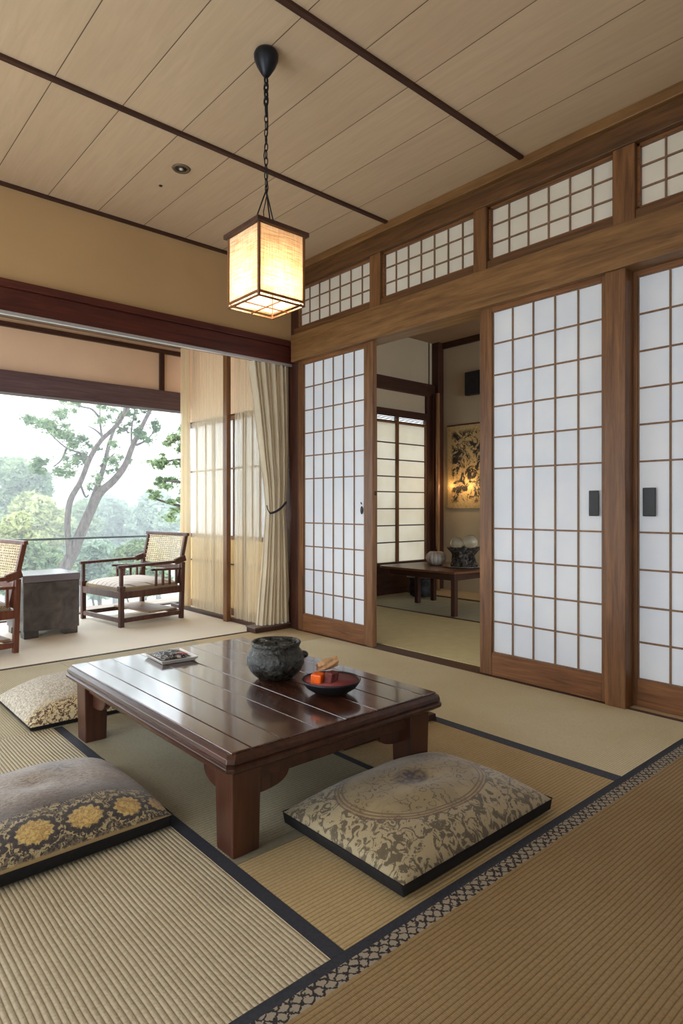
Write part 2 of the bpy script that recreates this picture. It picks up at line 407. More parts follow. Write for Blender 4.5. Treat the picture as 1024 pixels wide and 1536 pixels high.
# ---------------------------------------------------------------- side room
X2, Y2 = 5.76, 4.80
struct('floor_side_room', B(3.08, X2 + .1, -1.7, 4.85, -.12, -.005), M['mat_tan'])
struct('ceiling_side_room', MB().box(3.9, X2 + .1, -1.7, 4.9, 2.87, 2.95).box(3.08, 3.9, -1.7, 4.07, 2.87, 2.95), M['ceil2'])  # notched over the light well so sky light gets down to window_7
struct('wall_side_room_back', B(X2, X2 + .08, -1.7, 4.9, -.1, 2.9), M['wall2'])
m_ = MB().box(3.9, 4.3, Y2, Y2 + .08, 0, 2.9).box(4.3, 5.62, Y2, Y2 + .08, 2.0, 2.87).box(4.3, 5.62, Y2 + .02, Y2 + .08, -.1, .33).box(5.6, 5.8, Y2, Y2 + .08, 0, 2.9)
m_.box(3.85, 3.9, 4.06, 4.88, -.1, 2.9).box(3.08, 3.9, 4.02, 4.07, -.1, 2.9)  # unseen jog, shaped as a light well behind the veranda's paper window
struct('wall_side_room_left', m_, M['wall2'])
m_ = MB().box(3.08, X2, -1.75, -1.7, 0, .3).box(3.08, X2, -1.75, -1.7, 2.2, 2.9)  # out of view; large opening added to let sky light into the side room
struct('wall_side_room_right', m_, M['wall'])
struct('wall_partition_head', B(3.10, 3.14, -1.7, 4.05, 2.15, 2.87).box(3.1, 3.14, -1.7, .0, 2.1, 2.2) if 0 else B(3.085, 3.10, -1.7, 4.05, 2.75, 2.87), M['wall'])
def s2(mat, *a, bevel=.004):
    global pn
    o = box_at('trim_%d' % pn, M[mat], *a, bevel=bevel); pn += 1; return o
s2('dark_y', X2 - .03, X2, -1.7, 4.78, 2.80, 2.87)
s2('dark_z', X2 - .10, X2 - .005, Y2 - .10, Y2, 0, 2.87)
s2('dark_x', 3.92, 5.66, Y2 - .05, Y2, 2.235, 2.375)
s2('dark_z', 5.535, 5.66, Y2 - .04, Y2, .28, 2.24)
s2('dark_x', 3.92, 5.54, Y2 - .04, Y2, 1.95, 2.03)
s2('dark_x', 3.92, 5.66, Y2 - .045, Y2, .285, .35)
s2('dark_x', 3.92, 5.66, Y2 - .03, Y2 + .02, -.004, .286)
t = sroot('window_8', (4.3, Y2 - .01, 0))
f = MB().box(.40, .43, -.02, .02, .35, 1.95).box(.73, .77, -.02, .02, .35, 1.95).box(1.215, 1.24, -.02, .02, .35, 1.95).box(0, 1.24, -.022, .02, 1.875, 1.895)
obj('window_frame', f, M['frame'], t)
l = MB()
for z in (1.66, 1.475, 1.29, 1.12, .935, .75, .565)[:7]: l.box(0, 1.24, -.012, .0, z - .006, z + .006)
obj('lattice', l, M['dark_x'], t)
obj('paper', B(0, 1.24, .0, .003, .35, 1.88), M['paper_back'], t)
l = MB()
for z in (1.90, 1.918, 1.936): l.box(0, 1.24, -.02, .01, z, z + .006)
obj('blind_slats', l, M['dark_x'], t)
# floor bands in the side room
m_ = prop(obj('tatami_mat', B(4.28, 5.17, .5, 4.75, -.004, .004), plain('tatami_side_green', S(168, 164, 138), .7, var=.05, bump=.2, bsc=300)), 'grey-green floor mat under the low side-room table', 'tatami mat', 'tatami mats')
m_ = prop(obj('tatami_mat', MB().prism([(3.09, .5), (4.24, .5), (4.24, 4.75), (3.91, 4.75), (3.91, 4.01), (3.09, 4.01)], -.004, .004), plain('tatami_side_tan', S(196, 182, 136), .7, var=.05, bump=.2, bsc=300)), 'plain yellow-beige mat just beyond the open doorway', 'tatami mat', 'tatami mats')
s2('dark_y', 4.24, 4.28, .5, 4.75, -.004, .006, bevel=.001)
s2('dark_y', 5.18, 5.23, .5, 4.75, -.004, .008, bevel=.001)
pole = prop(obj('bamboo_pole', MB().tube([(5.60, 4.66, 0), (5.60, 4.66, 2.26)], .024, 16), wood('bamboo_pole_wood', S(120, 84, 54), S(176, 136, 96), 'z', .25), smooth=True), 'polished brown round pole standing in the side-room corner', 'pole')

# ---------------------------------------------------------------- tatami mats
def mat_obj(pts, mat, label, borders=()):
    cx = sum(p[0] for p in pts) / len(pts); cy = sum(p[1] for p in pts) / len(pts)
    t = thing('tatami_mat', label, 'tatami mat', (cx, cy, -.015), group='tatami mats')
    L = [(x - cx, y - cy) for x, y in pts]
    obj('woven_surface', MB().prism(L, 0, .015), M[mat], t)
    for (x0, x1, y0, y1, m) in borders:
        obj('border', B(x0 - cx, x1 - cx, y0 - cy, y1 - cy, 0, .0152), M[m], t)
    return t
R4 = lambda a, b, c, d: [(a, c), (b, c), (b, d), (a, d)]
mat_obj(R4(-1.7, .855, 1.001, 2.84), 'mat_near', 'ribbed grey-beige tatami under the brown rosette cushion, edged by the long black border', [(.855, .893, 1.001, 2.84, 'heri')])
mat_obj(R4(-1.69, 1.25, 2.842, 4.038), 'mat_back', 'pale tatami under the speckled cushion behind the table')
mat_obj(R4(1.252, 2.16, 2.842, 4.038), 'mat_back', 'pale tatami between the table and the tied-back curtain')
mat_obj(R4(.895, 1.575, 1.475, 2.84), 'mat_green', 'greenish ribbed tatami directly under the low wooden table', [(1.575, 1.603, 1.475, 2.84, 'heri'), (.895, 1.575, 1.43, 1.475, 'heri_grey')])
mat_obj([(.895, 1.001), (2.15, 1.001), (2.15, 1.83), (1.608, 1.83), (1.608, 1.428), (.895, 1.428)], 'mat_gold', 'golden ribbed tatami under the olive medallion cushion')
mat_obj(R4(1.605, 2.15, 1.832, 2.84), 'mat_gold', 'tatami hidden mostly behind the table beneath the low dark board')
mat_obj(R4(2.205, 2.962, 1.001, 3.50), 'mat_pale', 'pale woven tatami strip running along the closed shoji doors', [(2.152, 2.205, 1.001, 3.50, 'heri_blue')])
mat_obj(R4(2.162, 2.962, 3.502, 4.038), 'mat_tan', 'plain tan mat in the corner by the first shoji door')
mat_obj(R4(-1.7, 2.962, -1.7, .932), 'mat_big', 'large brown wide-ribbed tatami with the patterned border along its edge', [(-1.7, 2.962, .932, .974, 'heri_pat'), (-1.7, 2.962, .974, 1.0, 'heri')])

# ---------------------------------------------------------------- low table
TX0, TX1, TY0, TY1 = .855, 1.735, 1.408, 2.70
tcx, tcy = (TX0 + TX1) / 2, (TY0 + TY1) / 2; hx, hy = (TX1 - TX0) / 2, (TY1 - TY0) / 2
t = thing('low_table', 'low dark glossy wooden plank table in the middle of the tatami room', 'table', (tcx, tcy, 0))
def ringprof(hx, hy, prof, m):
    i0 = len(m.v); n = len(prof)
    for (ins, z) in prof:
        c = .035 if ins < .03 else .0
        a, b = hx - ins, hy - ins; c = .016
        m.v += [(a - c, -b, z), (a, -b + c, z), (a, b - c, z), (a - c, b, z), (-a + c, b, z), (-a, b - c, z), (-a, -b + c, z), (-a + c, -b, z)]
    for j in range(n - 1):
        for q in range(8):
            A = i0 + j * 8; m.f.append((A + q, A + (q + 1) % 8, A + 8 + (q + 1) % 8, A + 8 + q))
    m.f.append(tuple(i0 + q for q in range(7, -1, -1))); m.f.append(tuple(i0 + (n - 1) * 8 + q for q in range(8)))
    return m
obj('tabletop', ringprof(hx, hy, [(.03, .264), (.012, .266), (.006, .274), (.008, .286), (.018, .294), (.05, .2945)], MB()), M['table_edge_y'], t, .0015)
rnd = random.Random(8); m_ = MB()
fr_ = .024
m_.box(-hx + fr_, -hx + .085, -hy + fr_, hy - fr_, .285, .2998).box(hx - .085, hx - fr_, -hy + fr_, hy - fr_, .285, .2998)
xs = [-hx + .0875]; wts = [.098, .122, .108, .128, .104, .118]
tw = sum(wts); span = 2 * (hx - .0875)
for w_ in wts: xs.append(xs[-1] + span * w_ / tw)
for a, b in zip(xs, xs[1:]):
    i0 = len(m_.v); z0 = .2990 + rnd.uniform(0, .0008); ti = rnd.uniform(-.0004, .0004); w1_, w2_ = .0012, .0012
    m_.box(a + w1_, b - w2_, -hy + fr_, hy - fr_, .285, z0)
    for q in range(i0 + 4, i0 + 8):
        x, y, z = m_.v[q]; m_.v[q] = (x, y, z + (ti if x > (a + b) / 2 else -ti))
obj('planks', m_, M['table'], t, .0022)
obj('moulding', ringprof(hx, hy, [(.05, .236), (.022, .240), (.004, .252), (.002, .262), (.012, .268)], MB()), M['table_edge_y'], t, .002)
obj('apron', MB().box(-hx + .06, hx - .06, -hy + .065, -hy + .095, .185, .24).box(-hx + .06, hx - .06, hy - .095, hy - .065, .185, .24)
    .box(-hx + .055, -hx + .085, -hy + .08, hy - .08, .20, .24).box(hx - .085, hx - .055, -hy + .08, hy - .08, .20, .24), M['table_edge_y'], t, .003)
for sx_ in (-1, 1):
    for sy_ in (-1, 1):
        cx, cy = sx_ * (hx - .085), sy_ * (hy - .09)
        m_ = MB(); w0, w1 = .043, .047
        m_.v += [(cx + a * w, cy + b * w, z) for z, w in ((0, w0), (.24, w1)) for b in (-1, 1) for a in (-1, 1)]
        m_.f += [(0, 2, 3, 1), (4, 5, 7, 6), (0, 1, 5, 4), (2, 6, 7, 3), (0, 4, 6, 2), (1, 3, 7, 5)]
        obj('leg', m_, M['table_leg'], t, .004)
        # cloud brackets beside the leg, one each way
        for ax in (0, 1):
            pts = []
            for q in range(0, 13):
                a = q / 12 * PI / 2; pts.append((.13 * math.cos(a) ** .7 if q < 12 else 0, -.066 * math.sin(a) ** .6))
            pl = [(0, 0)] + pts
            m_ = MB(); n = len(pl)
            for off in (-.014, .014):
                for (u, z) in pl:
                    if ax == 0: m_.v.append((cx - sx_ * (.04 + u), cy + off, .205 + z))
                    else: m_.v.append((cx + off, cy - sy_ * (.04 + u), .205 + z))
            m_.f += [tuple(range(n)), tuple(range(2 * n - 1, n - 1, -1))] + [(j, (j + 1) % n, n + (j + 1) % n, n + j) for j in range(n)]
            obj('bracket', m_, M['table_leg'], t, .003)
t = thing('floor_board', 'low dark flat board lying on the tatami behind the table leg', 'board', (1.9, 2.0, 0))
obj('board', B(-.28, .27, -.185, .4, .003, .03), M['dark_x'], t, .004)

# tray on the table
TZ = .3005
def tray():
    t = thing('small_tray', 'small square white tray with black patterned cloth on the table', 'tray', (1.235, 2.50, TZ), math.radians(-4))
    w, d = .082, .10
    m_ = MB(); 
    for z, s in ((0, .86), (.016, 1.0), (.018, .985), (.008, .84)):
        m_.v += [(w * s * a, d * s * b, z) for a, b in ((-1, -1), (1, -1), (1, 1), (-1, 1))]
    for j in range(3):
        for q in range(4): m_.f.append((j * 4 + q, j * 4 + (q + 1) % 4, j * 4 + 4 + (q + 1) % 4, j * 4 + 4 + q))
    m_.f += [(3, 2, 1, 0), (12, 13, 14, 15)]
    obj('dish', m_, plain('white_glaze', S(214, 210, 202), .25, var=.04), t, .002)
    k = N('black_white_cloth'); nz = k.noise(k.mp((1, 1, 1)), 45, 3, .6, 2)
    M['bwc'] = k.done(k.ramp(nz, [(.47, S(20, 20, 22)), (.53, S(30, 30, 32)), (.56, S(190, 188, 184))]), .5)
    def fn(u, v):
        x, y = (u - .5) * .125, (v - .5) * .15
        z = .014 + .016 * (math.sin(PI * u) * math.sin(PI * v)) ** .5 + .003 * math.sin(u * 17 + v * 5) * math.sin(PI * u) * math.sin(PI * v)
        return (x, y + .008, z)
    obj('folded_cloth', MB().grid(20, 20, fn), M['bwc'], t, smooth=True)
    t2 = prop(obj('red_packet', MB().grid(8, 8, lambda u, v: ((u - .5) * .028, (v - .5) * .06, .004 * math.sin(PI * u) * math.sin(PI * v))), plain('red_foil', S(160, 52, 56), .4), smooth=True, loc=(1.262, 2.455, TZ + .0275), rot=(0, .1, .2)),
              'small red and pink packet on the black cloth in the white tray', 'packet')
tray()

# glazed pot
k = N('pot_glaze'); nz = k.noise(k.mp(), 60, 6, .7); v2 = k.vor(k.mp(), 70)
c = k.ramp(nz, [(.38, S(14, 14, 11)), (.58, S(36, 35, 27)), (.75, S(100, 94, 78))]); k.bump(k.ma('ADD', nz, k.ma('MULTIPLY', v2, .6)), .8, .006)
M['pot'] = k.done(c, k.ramp(nz, [(.4, (.2,) * 3), (.7, (.55,) * 3)]), spec=.6)
t = thing('ceramic_pot', 'round dark grey-green glazed ceramic pot on the table beside the red bowl', 'pot', (1.395, 1.955, TZ))
random.seed(3)
lump = lambda w, z: 1 + .012 * math.sin(3 * w + 20 * z) + .01 * math.sin(7 * w - 40 * z)
obj('body', MB().lathe([(.001, .0), (.055, 0), (.075, .01), (.098, .032), (.11, .058), (.110, .078), (.104, .098), (.094, .108), (.089, .116), (.091, .126), (.095, .134), (.093, .140), (.085, .139), (.082, .13), (.08, .118), (.08, .112), (.001, .11)], 48, fn=lump), M['pot'], t, smooth=True)
obj('lug', MB().sphere((.098, -.045, .082), .018, 14, 10, (1, 1.2, .8)), M['pot'], t, smooth=True)
k = N('ash'); M['ash'] = k.done(k.ramp(k.noise(k.mp(), 60, 4, .7), [(.45, S(16, 18, 16)), (.6, S(60, 62, 58)), (.7, S(170, 170, 165))]), .5); k.bump(k.noise(k.mp(), 50, 4), 1, .02)
obj('charcoal_filling', MB().grid(24, 24, lambda u, v: ((lambda a, r: (r * math.cos(a), r * math.sin(a), .130 + .008 * math.sin(9 * a + 60 * r) * (r / .07) + .006 * math.sin(4 * a) + .004 * (1 - r / .08)))(u * 2 * PI, max(.0005, v * .0805)))), M['ash'], t, smooth=True)

# red bowl and what lies in it
bx_, by_ = 1.425, 1.665
t = thing('lacquer_bowl', 'shallow black bowl with dark red lining near the table edge', 'bowl', (bx_, by_, TZ))
obj('bowl_body', MB().lathe([(.001, 0), (.04, 0), (.06, .006), (.088, .024), (.102, .044), (.104, .05), (.101, .051), (.099, .046), (.085, .028), (.05, .012), (.001, .010)], 48), M['black'], t, smooth=True)
k = N('red_woven'); o = k.xyz(k.mp()); a = k.ma('MULTIPLY', k.ma('SINE', k.ma('MULTIPLY', o[0], 900)), k.ma('SINE', k.ma('MULTIPLY', o[1], 900)))
M['red'] = k.done(k.mix(k.sm(a, -.3, .5), S(120, 34, 36), S(150, 74, 70)), .6)
obj('red_lining', MB().lathe([(.001, .0125), (.05, .0145), (.084, .0305), (.097, .0465)], 48), M['red'], t, smooth=True)
prop(obj('orange_candle', MB().box(-.019, .019, -.019, .019, 0, .052), plain('orange_wax', S(226, 96, 20), .35, var=.15, sc=40), bevel=.004, loc=(bx_ - .055, by_ + .01, TZ + .026), rot=(.08, -.1, .5)), 'small square orange block standing in the red-lined bowl', 'candle')
k = plain('dark_red_cloth', S(110, 52, 44), .8, var=.3, sc=90)
prop(obj('folded_packet', MB().box(-.026, .026, -.015, .015, 0, .058), k, bevel=.004, loc=(bx_ - .02, by_ - .014, TZ + .023), rot=(.15, .1, .35)), 'dark red folded packet leaning beside the orange block', 'packet')
def bund(u, v):
    a = u * 2 * PI; r = .012 + .006 * math.sin(PI * v) + .003 * math.sin(5 * a + 6 * v) + .010 * max(0, v - .7)
    return (-.03 + .075 * v, r * math.cos(a), r * math.sin(a) + .016 * v)
prop(obj('dried_bundle', MB().grid(24, 14, bund), plain('dried_leaf_wrap', S(190, 148, 106), .8, var=.25, sc=60, bump=.5, bsc=90), smooth=True, loc=(bx_ - .015, by_ + .015, TZ + .092), rot=(0, 0, -.3)), 'crumpled tan wrapped bundle lying on top of the packets in the bowl', 'bundle')

# ---------------------------------------------------------------- floor cushions
def zabuton(loc, hx, hy, h, mat, label, rz=0, zb=.042, p=2.6, q=.55, flare=.05):
    t = thing('floor_cushion', label, 'cushion', loc, rz, 'floor cushions')
    def top(u, v):
        a, b = 2 * u - 1, 2 * v - 1
        a2, b2 = math.sin(a * PI / 2) * .45 + a * .55, math.sin(b * PI / 2) * .45 + b * .55
        e = max(0, (1 - abs(a2) ** p)) * max(0, (1 - abs(b2) ** p))
        pull = 1 - flare * (1 - b2 * b2) * abs(a2) ** 3; pull2 = 1 - flare * (1 - a2 * a2) * abs(b2) ** 3
        wr = .004 * math.sin(a * 9 + b * 4) * math.sin(b * 7 - a * 3) * e
        return (a2 * hx * pull2 * (1 if 1 else 0), b2 * hy * pull, zb + h * e ** q + wr - .012 * math.exp(-((a2 * hx) ** 2 + (b2 * hy) ** 2) / .002))
    obj('cover', MB().grid(56, 56, top), mat, t, smooth=True)
    def bot(u, v):
        a, b = 2 * u - 1, 2 * v - 1
        a2, b2 = math.sin(a * PI / 2) * .45 + a * .55, math.sin(b * PI / 2) * .45 + b * .55
        r = max(abs(a2), abs(b2)) ; k_ = 1 - .10 * (1 - min(1, r)) 
        m = min(1, r); z = zb + .002 if m > .985 else (zb * .25 if m > .93 else .003)
        pull = 1 - flare * (1 - b2 * b2) * abs(a2) ** 3; pull2 = 1 - flare * (1 - a2 * a2) * abs(b2) ** 3
        return (a2 * hx * pull2 * 1.012, b2 * hy * pull * 1.012, z)
    g = MB().grid(56, 56, bot); g.uv = None
    obj('black_underside', g, M['cushion_black'], t, smooth=True)
    return t
M['cushion_black'] = plain('cushion_black_cloth', S(24, 23, 25), .8, var=.2, sc=60, bump=.3, bsc=200)

# olive medallion
k = N('cushion_medallion'); w = k.noise(k.mp((1, 1, .5)), 32, 4, .62, 1.8); o = k.xyz(k.mp())
uvx = k.xyz(k.tc('UV')); du = k.ma('SUBTRACT', uvx[0], .5); dv = k.ma('SUBTRACT', uvx[1], .5)
dv2 = k.ma('SUBTRACT', dv, .04); du2 = k.ma('SUBTRACT', du, -.02)
r = k.ma('SQRT', k.ma('ADD', k.ma('MULTIPLY', du2, du2), k.ma('MULTIPLY', dv2, dv2)))
base = k.mix(k.sm(w, .49, .53), S(158, 142, 108), S(88, 76, 54))
sw = k.vor(k.mp((1, 1, 1)), 22); sw2 = k.sm(k.ma('ABSOLUTE', k.ma('SUBTRACT', k.ma('FRACT', k.ma('MULTIPLY', k.ma('ADD', sw, k.ma('MULTIPLY', w, .5)), 3.0)), .5)), .12, .04)
med = k.mix(sw2, S(134, 116, 76), S(66, 46, 28)); med = k.mix(k.sm(k.noise(k.mp(), 9, 3), .45, .65), med, S(150, 132, 92))
med = k.mix(k.sm(r, .09, .05), med, k.mix(k.sm(k.noise(k.mp(), 60, 3), .45, .55), S(46, 36, 26), S(110, 84, 54)))
c = k.mix(k.sm(r, .335, .325), base, med)
for rr in (.335, .318, .30):
    c = k.mix(k.ma('MULTIPLY', k.sm(k.ma('ABSOLUTE', k.ma('SUBTRACT', r, rr)), .006, .002), .8), c, S(92, 62, 40))
k.bump(k.ma('ADD', k.noise(k.mp(), 250, 2), sw2), .3, .002); M['medallion'] = k.done(c, .55, spec=.35)
k.b.inputs['Sheen Weight'].default_value = .3

# brown rosette cushion
k = N('cushion_rosette'); uvx = k.xyz(k.tc('UV')); o = k.xyz(k.mp())
fz = k.noise(k.mp((9, 40, 9), rot=(0, 0, .25)), 8, 6, .75, .8); bl = k.noise(k.mp(), 9, 3)
top = k.ramp(fz, [(.38, S(70, 54, 44)), (.6, S(176, 158, 136))]); top = k.mix(k.ma('MULTIPLY', k.sm(bl, .48, .7), .55), top, S(96, 78, 64))
cu = k.ma('SUBTRACT', uvx[0], .62); cv = k.ma('SUBTRACT', uvx[1], .62); ca = k.ma('ARCTAN2', cv, cu); crr = k.ma('SQRT', k.ma('ADD', k.ma('MULTIPLY', cu, cu), k.ma('MULTIPLY', cv, cv)))
star = k.sm(crr, k.ma('ADD', .10, 0), .02); star = k.ma('MULTIPLY', star, k.sm(k.ma('ADD', k.ma('COSINE', k.ma('MULTIPLY', ca, 7)), k.ma('MULTIPLY', k.noise(k.mp(), 40, 3), 2)), .6, 1.3)); top = k.mix(k.ma('MULTIPLY', star, .8), top, S(60, 46, 40))
V = k.ma('DIVIDE', uvx[1], 1.0); U = uvx[0]
# rosettes in a row near the front seam
sp = .175; ru = k.ma('SUBTRACT', k.ma('FRACT', k.ma('DIVIDE', k.ma('ADD', U, .018), sp)), .5); ru = k.ma('MULTIPLY', ru, sp * .60 * .72)
rv = k.ma('MULTIPLY', k.ma('SUBTRACT', V, .125), .56 * .72)
ang = k.ma('ARCTAN2', rv, ru); rr = k.ma('SQRT', k.ma('ADD', k.ma('MULTIPLY', ru, ru), k.ma('MULTIPLY', rv, rv)))
pet = k.ma('MULTIPLY', k.ma('ADD', 1.0, k.ma('MULTIPLY', k.ma('COSINE', k.ma('MULTIPLY', ang, 12)), .07)), k.ma('ADD', .9, k.ma('MULTIPLY', k.noise(k.mp(), 60, 2), .2)))
rp = k.ma('DIVIDE', rr, pet)
lace = k.noise(k.mp(), 85, 4, .6, 1.5); bandc = k.mix(k.sm(lace, .47, .52), S(52, 42, 38), S(168, 150, 108))
ros = k.mix(k.sm(rp, .027, .024), bandc, k.mix(k.sm(lace, .4, .6), S(158, 124, 62), S(202, 172, 104)))
ros = k.mix(k.ma('MULTIPLY', k.sm(k.ma('ABSOLUTE', k.ma('SUBTRACT', rp, .032)), .006, .003), .95), ros, S(42, 32, 30))
ros = k.mix(k.ma('MULTIPLY', k.sm(k.ma('ABSOLUTE', k.ma('SUBTRACT', rp, .049)), .005, .002), .7), ros, S(54, 44, 40))
edge = k.sm(k.ma('ADD', V, k.ma('MULTIPLY', k.ma('SUBTRACT', lace, .5), .10)), .275, .255)
c = k.mix(k.ma('MULTIPLY', k.sm(V, .46, .26), .75), top, S(58, 44, 38)); c = k.mix(edge, c, ros)
c = k.mix(k.sm(V, .012, .006), c, S(150, 124, 78))
k.bump(k.ma('ADD', fz, lace), .35, .003); M['rosette'] = k.done(c, .75); k.b.inputs['Sheen Weight'].default_value = .4

k = N('cushion_speckled'); uvx = k.xyz(k.tc('UV')); s1 = k.vor(k.mp(), 85); s2_ = k.noise(k.mp(), 75, 4, .6, 1)
sp_ = k.mix(k.sm(s2_, .48, .53), S(196, 176, 136), S(78, 56, 38)); fz = k.noise(k.mp((30, 10, 10)), 6, 4, .7)
tp = k.ramp(fz, [(.3, S(120, 104, 84)), (.65, S(204, 194, 174))])
c = k.mix(k.sm(k.ma('ADD', uvx[1], k.ma('MULTIPLY', s2_, .2)), .32, .26), tp, sp_); k.bump(s2_, .3, .003); M['speckle'] = k.done(c, .7)

zabuton((1.445, 1.27, 0), .338, .243, .088, M['medallion'], 'olive-beige cushion with a round medallion, nearest the table front')
zabuton((.545, 1.985, 0), .305, .27, .098, M['rosette'], 'brown cushion with golden rosettes along its black-sided edge', flare=.02)
zabuton((1.10, 3.13, 0), .335, .29, .12, M['speckle'], 'beige speckled cushion on the tatami behind the table leg', zb=.02, flare=.03)

# ---------------------------------------------------------------- pendant lantern
LX, LY = 1.455, 2.106
t = thing('pendant_lantern', 'square paper lantern hanging on a dark chain from the ceiling', 'pendant lamp', (LX, LY, CZ))
obj('ceiling_canopy', MB().lathe([(.001, -.105), (.010, -.103), (.02, -.09), (.038, -.06), (.048, -.035), (.05, -.015), (.044, -.003), (.03, 0), (.001, 0)], 32), M['iron'], t, smooth=True)
def link(m, z, L, w, r, a):
    P = []
    for q in range(16):
        th = 2 * PI * q / 16; x = w * math.cos(th); y = L * math.sin(th)
        P.append((x * math.cos(a), x * math.sin(a), z + y))
    m.tube(P, r, 6, closed=True)
m_ = MB(); z = -.118; i = 0
for q in range(4): link(m_, z, .019, .009, .0042, PI / 2 * (i % 2) + .3); z -= .028; i += 1
link(m_, z - .008, .026, .014, .0035, .8); z -= .042; i += 1
while z > -.555: link(m_, z, .018, .007, .0022, PI / 2 * (i % 2) + .5); z -= .029; i += 1
link(m_, z + .002, .018, .012, .0025, .7); zr = z - .012
obj('chain', m_, M['iron'], t, smooth=True)
TOPZ = 2.045 - CZ; BOTZ = 1.765 - CZ
m_ = MB().tube([(.004, 0, -.16), (.012, .004, -.3), (-.006, .008, -.42), (.010, 0, -.55), (-.02, -.01, -.66), (-.004, .0, TOPZ + .01)], .002, 6)
obj('power_cord', m_, M['iron'], t, smooth=True)
for a in (.2, .2 + 2 * PI / 3, .2 + 4 * PI / 3):
    obj('hanger_wire', MB().tube([(0, 0, zr + .012), (.07 * math.cos(a), .07 * math.sin(a), TOPZ + .006)], .0028, 6), M['iron'], t, smooth=True)
cw = .125; bw = .108
obj('roof_cap', MB().box(-cw, cw, -cw, cw, TOPZ - .004, TOPZ + .014), wood('lantern_wood', S(44, 26, 20), S(84, 54, 40), 'x', .5), t, .002)
LW = wood('lantern_post_wood', S(96, 60, 36), S(140, 96, 60), 'z', .5)
for a in (-1, 1):
    for b in (-1, 1):
        obj('corner_post', MB().box(a * bw - .005, a * bw + .005, b * bw - .005, b * bw + .005, BOTZ - .006, TOPZ - .004), LW, t, .001)
LP = thin('lantern_paper', S(250, 240, 220), .55, weave=1, ccol=S(206, 176, 132))
for a in (-1, 1):
    obj('paper_panel', MB().box(a * (bw - .001) - .0008, a * (bw - .001) + .0008, -bw, bw, BOTZ + .014, TOPZ - .004), LP, t)
    obj('paper_panel', MB().box(-bw, bw, a * (bw - .001) - .0008, a * (bw - .001) + .0008, BOTZ + .014, TOPZ - .004), LP, t)
m_ = MB()
for z0, z1 in ((BOTZ - .006, BOTZ), (BOTZ + .01, BOTZ + .018)):
    for a in (-1, 1):
        m_.box(a * bw - .004, a * bw + .004, -bw, bw, z0, z1).box(-bw, bw, a * bw - .004, a * bw + .004, z0, z1)
obj('base_frame', m_, LW, t)
m_ = MB().box(-bw, bw, -.003, .003, BOTZ - .004, BOTZ).box(-.003, .003, -bw, bw, BOTZ - .004, BOTZ)
obj('cross_bar', m_, LW, t)
k = N('bulb_glow'); em = k.n('ShaderNodeEmission', {'Color': (1, .78, .5, 1), 'Strength': 10}).outputs[0]; k.t.links.new(em, k.o.inputs[0]); M['bulb'] = k.m
BULB = obj('bulb', MB().sphere((0, 0, BOTZ + .10), .03, 20, 12, (1, 1, 1.2)), M['bulb'], t, smooth=True)
SOCK = obj('bulb_socket', MB().lathe([(.001, BOTZ + .13), (.014, BOTZ + .13), (.016, BOTZ + .17), (.02, BOTZ + .2), (.008, TOPZ)], 16), plain('socket_white', S(210, 205, 195), .5), t, smooth=True)

BULB.parent = SOCK
# ceiling fittings
t = thing('recessed_downlight', 'small round recessed downlight in the wooden ceiling', 'ceiling light', (1.61, 3.14, CZ))
obj('trim_ring', MB().lathe([(.03, -.001), (.034, -.006), (.046, -.006), (.05, -.0), (.03, 0)], 32), plain('bronze_ring', S(120, 104, 84), .35, .5), t, smooth=True)
obj('reflector', MB().lathe([(.031, -.003), (.02, -.001), (.001, -.001)], 24), plain('reflector_grey', S(92, 84, 72), .3, .5), t, smooth=True)
obj('lamp_eye', MB().sphere((0, 0, -.004), .012, 16, 8, (1, 1, .5)), plain('lamp_eye_glass', S(190, 180, 160), .2), t, smooth=True)
prop(obj('ceiling_sensor', MB().lathe([(.001, -.006), (.008, -.005), (.011, 0), (.001, 0)], 16), M['iron'], smooth=True, loc=(1.607, 3.385, CZ)), 'tiny dark sensor dot on the ceiling beside the downlight', 'sensor')

# ---------------------------------------------------------------- curtains
SHEER = thin('sheer_cloth', S(250, 240, 216), .6, clear=.70)
SHEER2 = thin('sheer_cloth_dense', S(240, 226, 196), .5, clear=.3)
DRAPE = thin('drape_cloth', S(222, 210, 186), .25, ccol=S(208, 196, 172))
def sheer(y0, y1, x0, x1, nf, mat, label, name='sheer_curtain', z1=2.46, seed=1):
    rnd = random.Random(seed); ph = [rnd.uniform(-.6, .6) for _ in range(60)]
    def fn(u, v):
        s = u * nf; a = .5 + .5 * math.sin(v * 3 + u * 5)
        f = math.sin(2 * PI * s + .5 * math.sin(1.7 * s)) * .019 + .004 * math.sin(2.6 * PI * s + v)
        return (x0 + (x1 - x0) * u + f * (.7 + .5 * (1 - v)), y0 + (y1 - y0) * u + .004 * math.sin(9 * v + 7 * u), .012 + (z1 - .012) * v)
    return prop(obj(name, MB().grid(nf * 12, 24, fn), mat, smooth=True), label, 'curtain', 'veranda curtains')
sheer(4.60, 5.30, 2.80, 2.84, 15, SHEER, 'wide sheer cream curtain left of the thin wooden stile', seed=1)
sheer(5.31, 5.46, 2.80, 2.80, 5, SHEER2, 'gathered edge of the sheer curtain at the open view', seed=5)
sheer(4.12, 4.50, 2.79, 2.80, 8, SHEER, 'narrow sheer cream curtain between the wooden stile and the tied drape', seed=9)

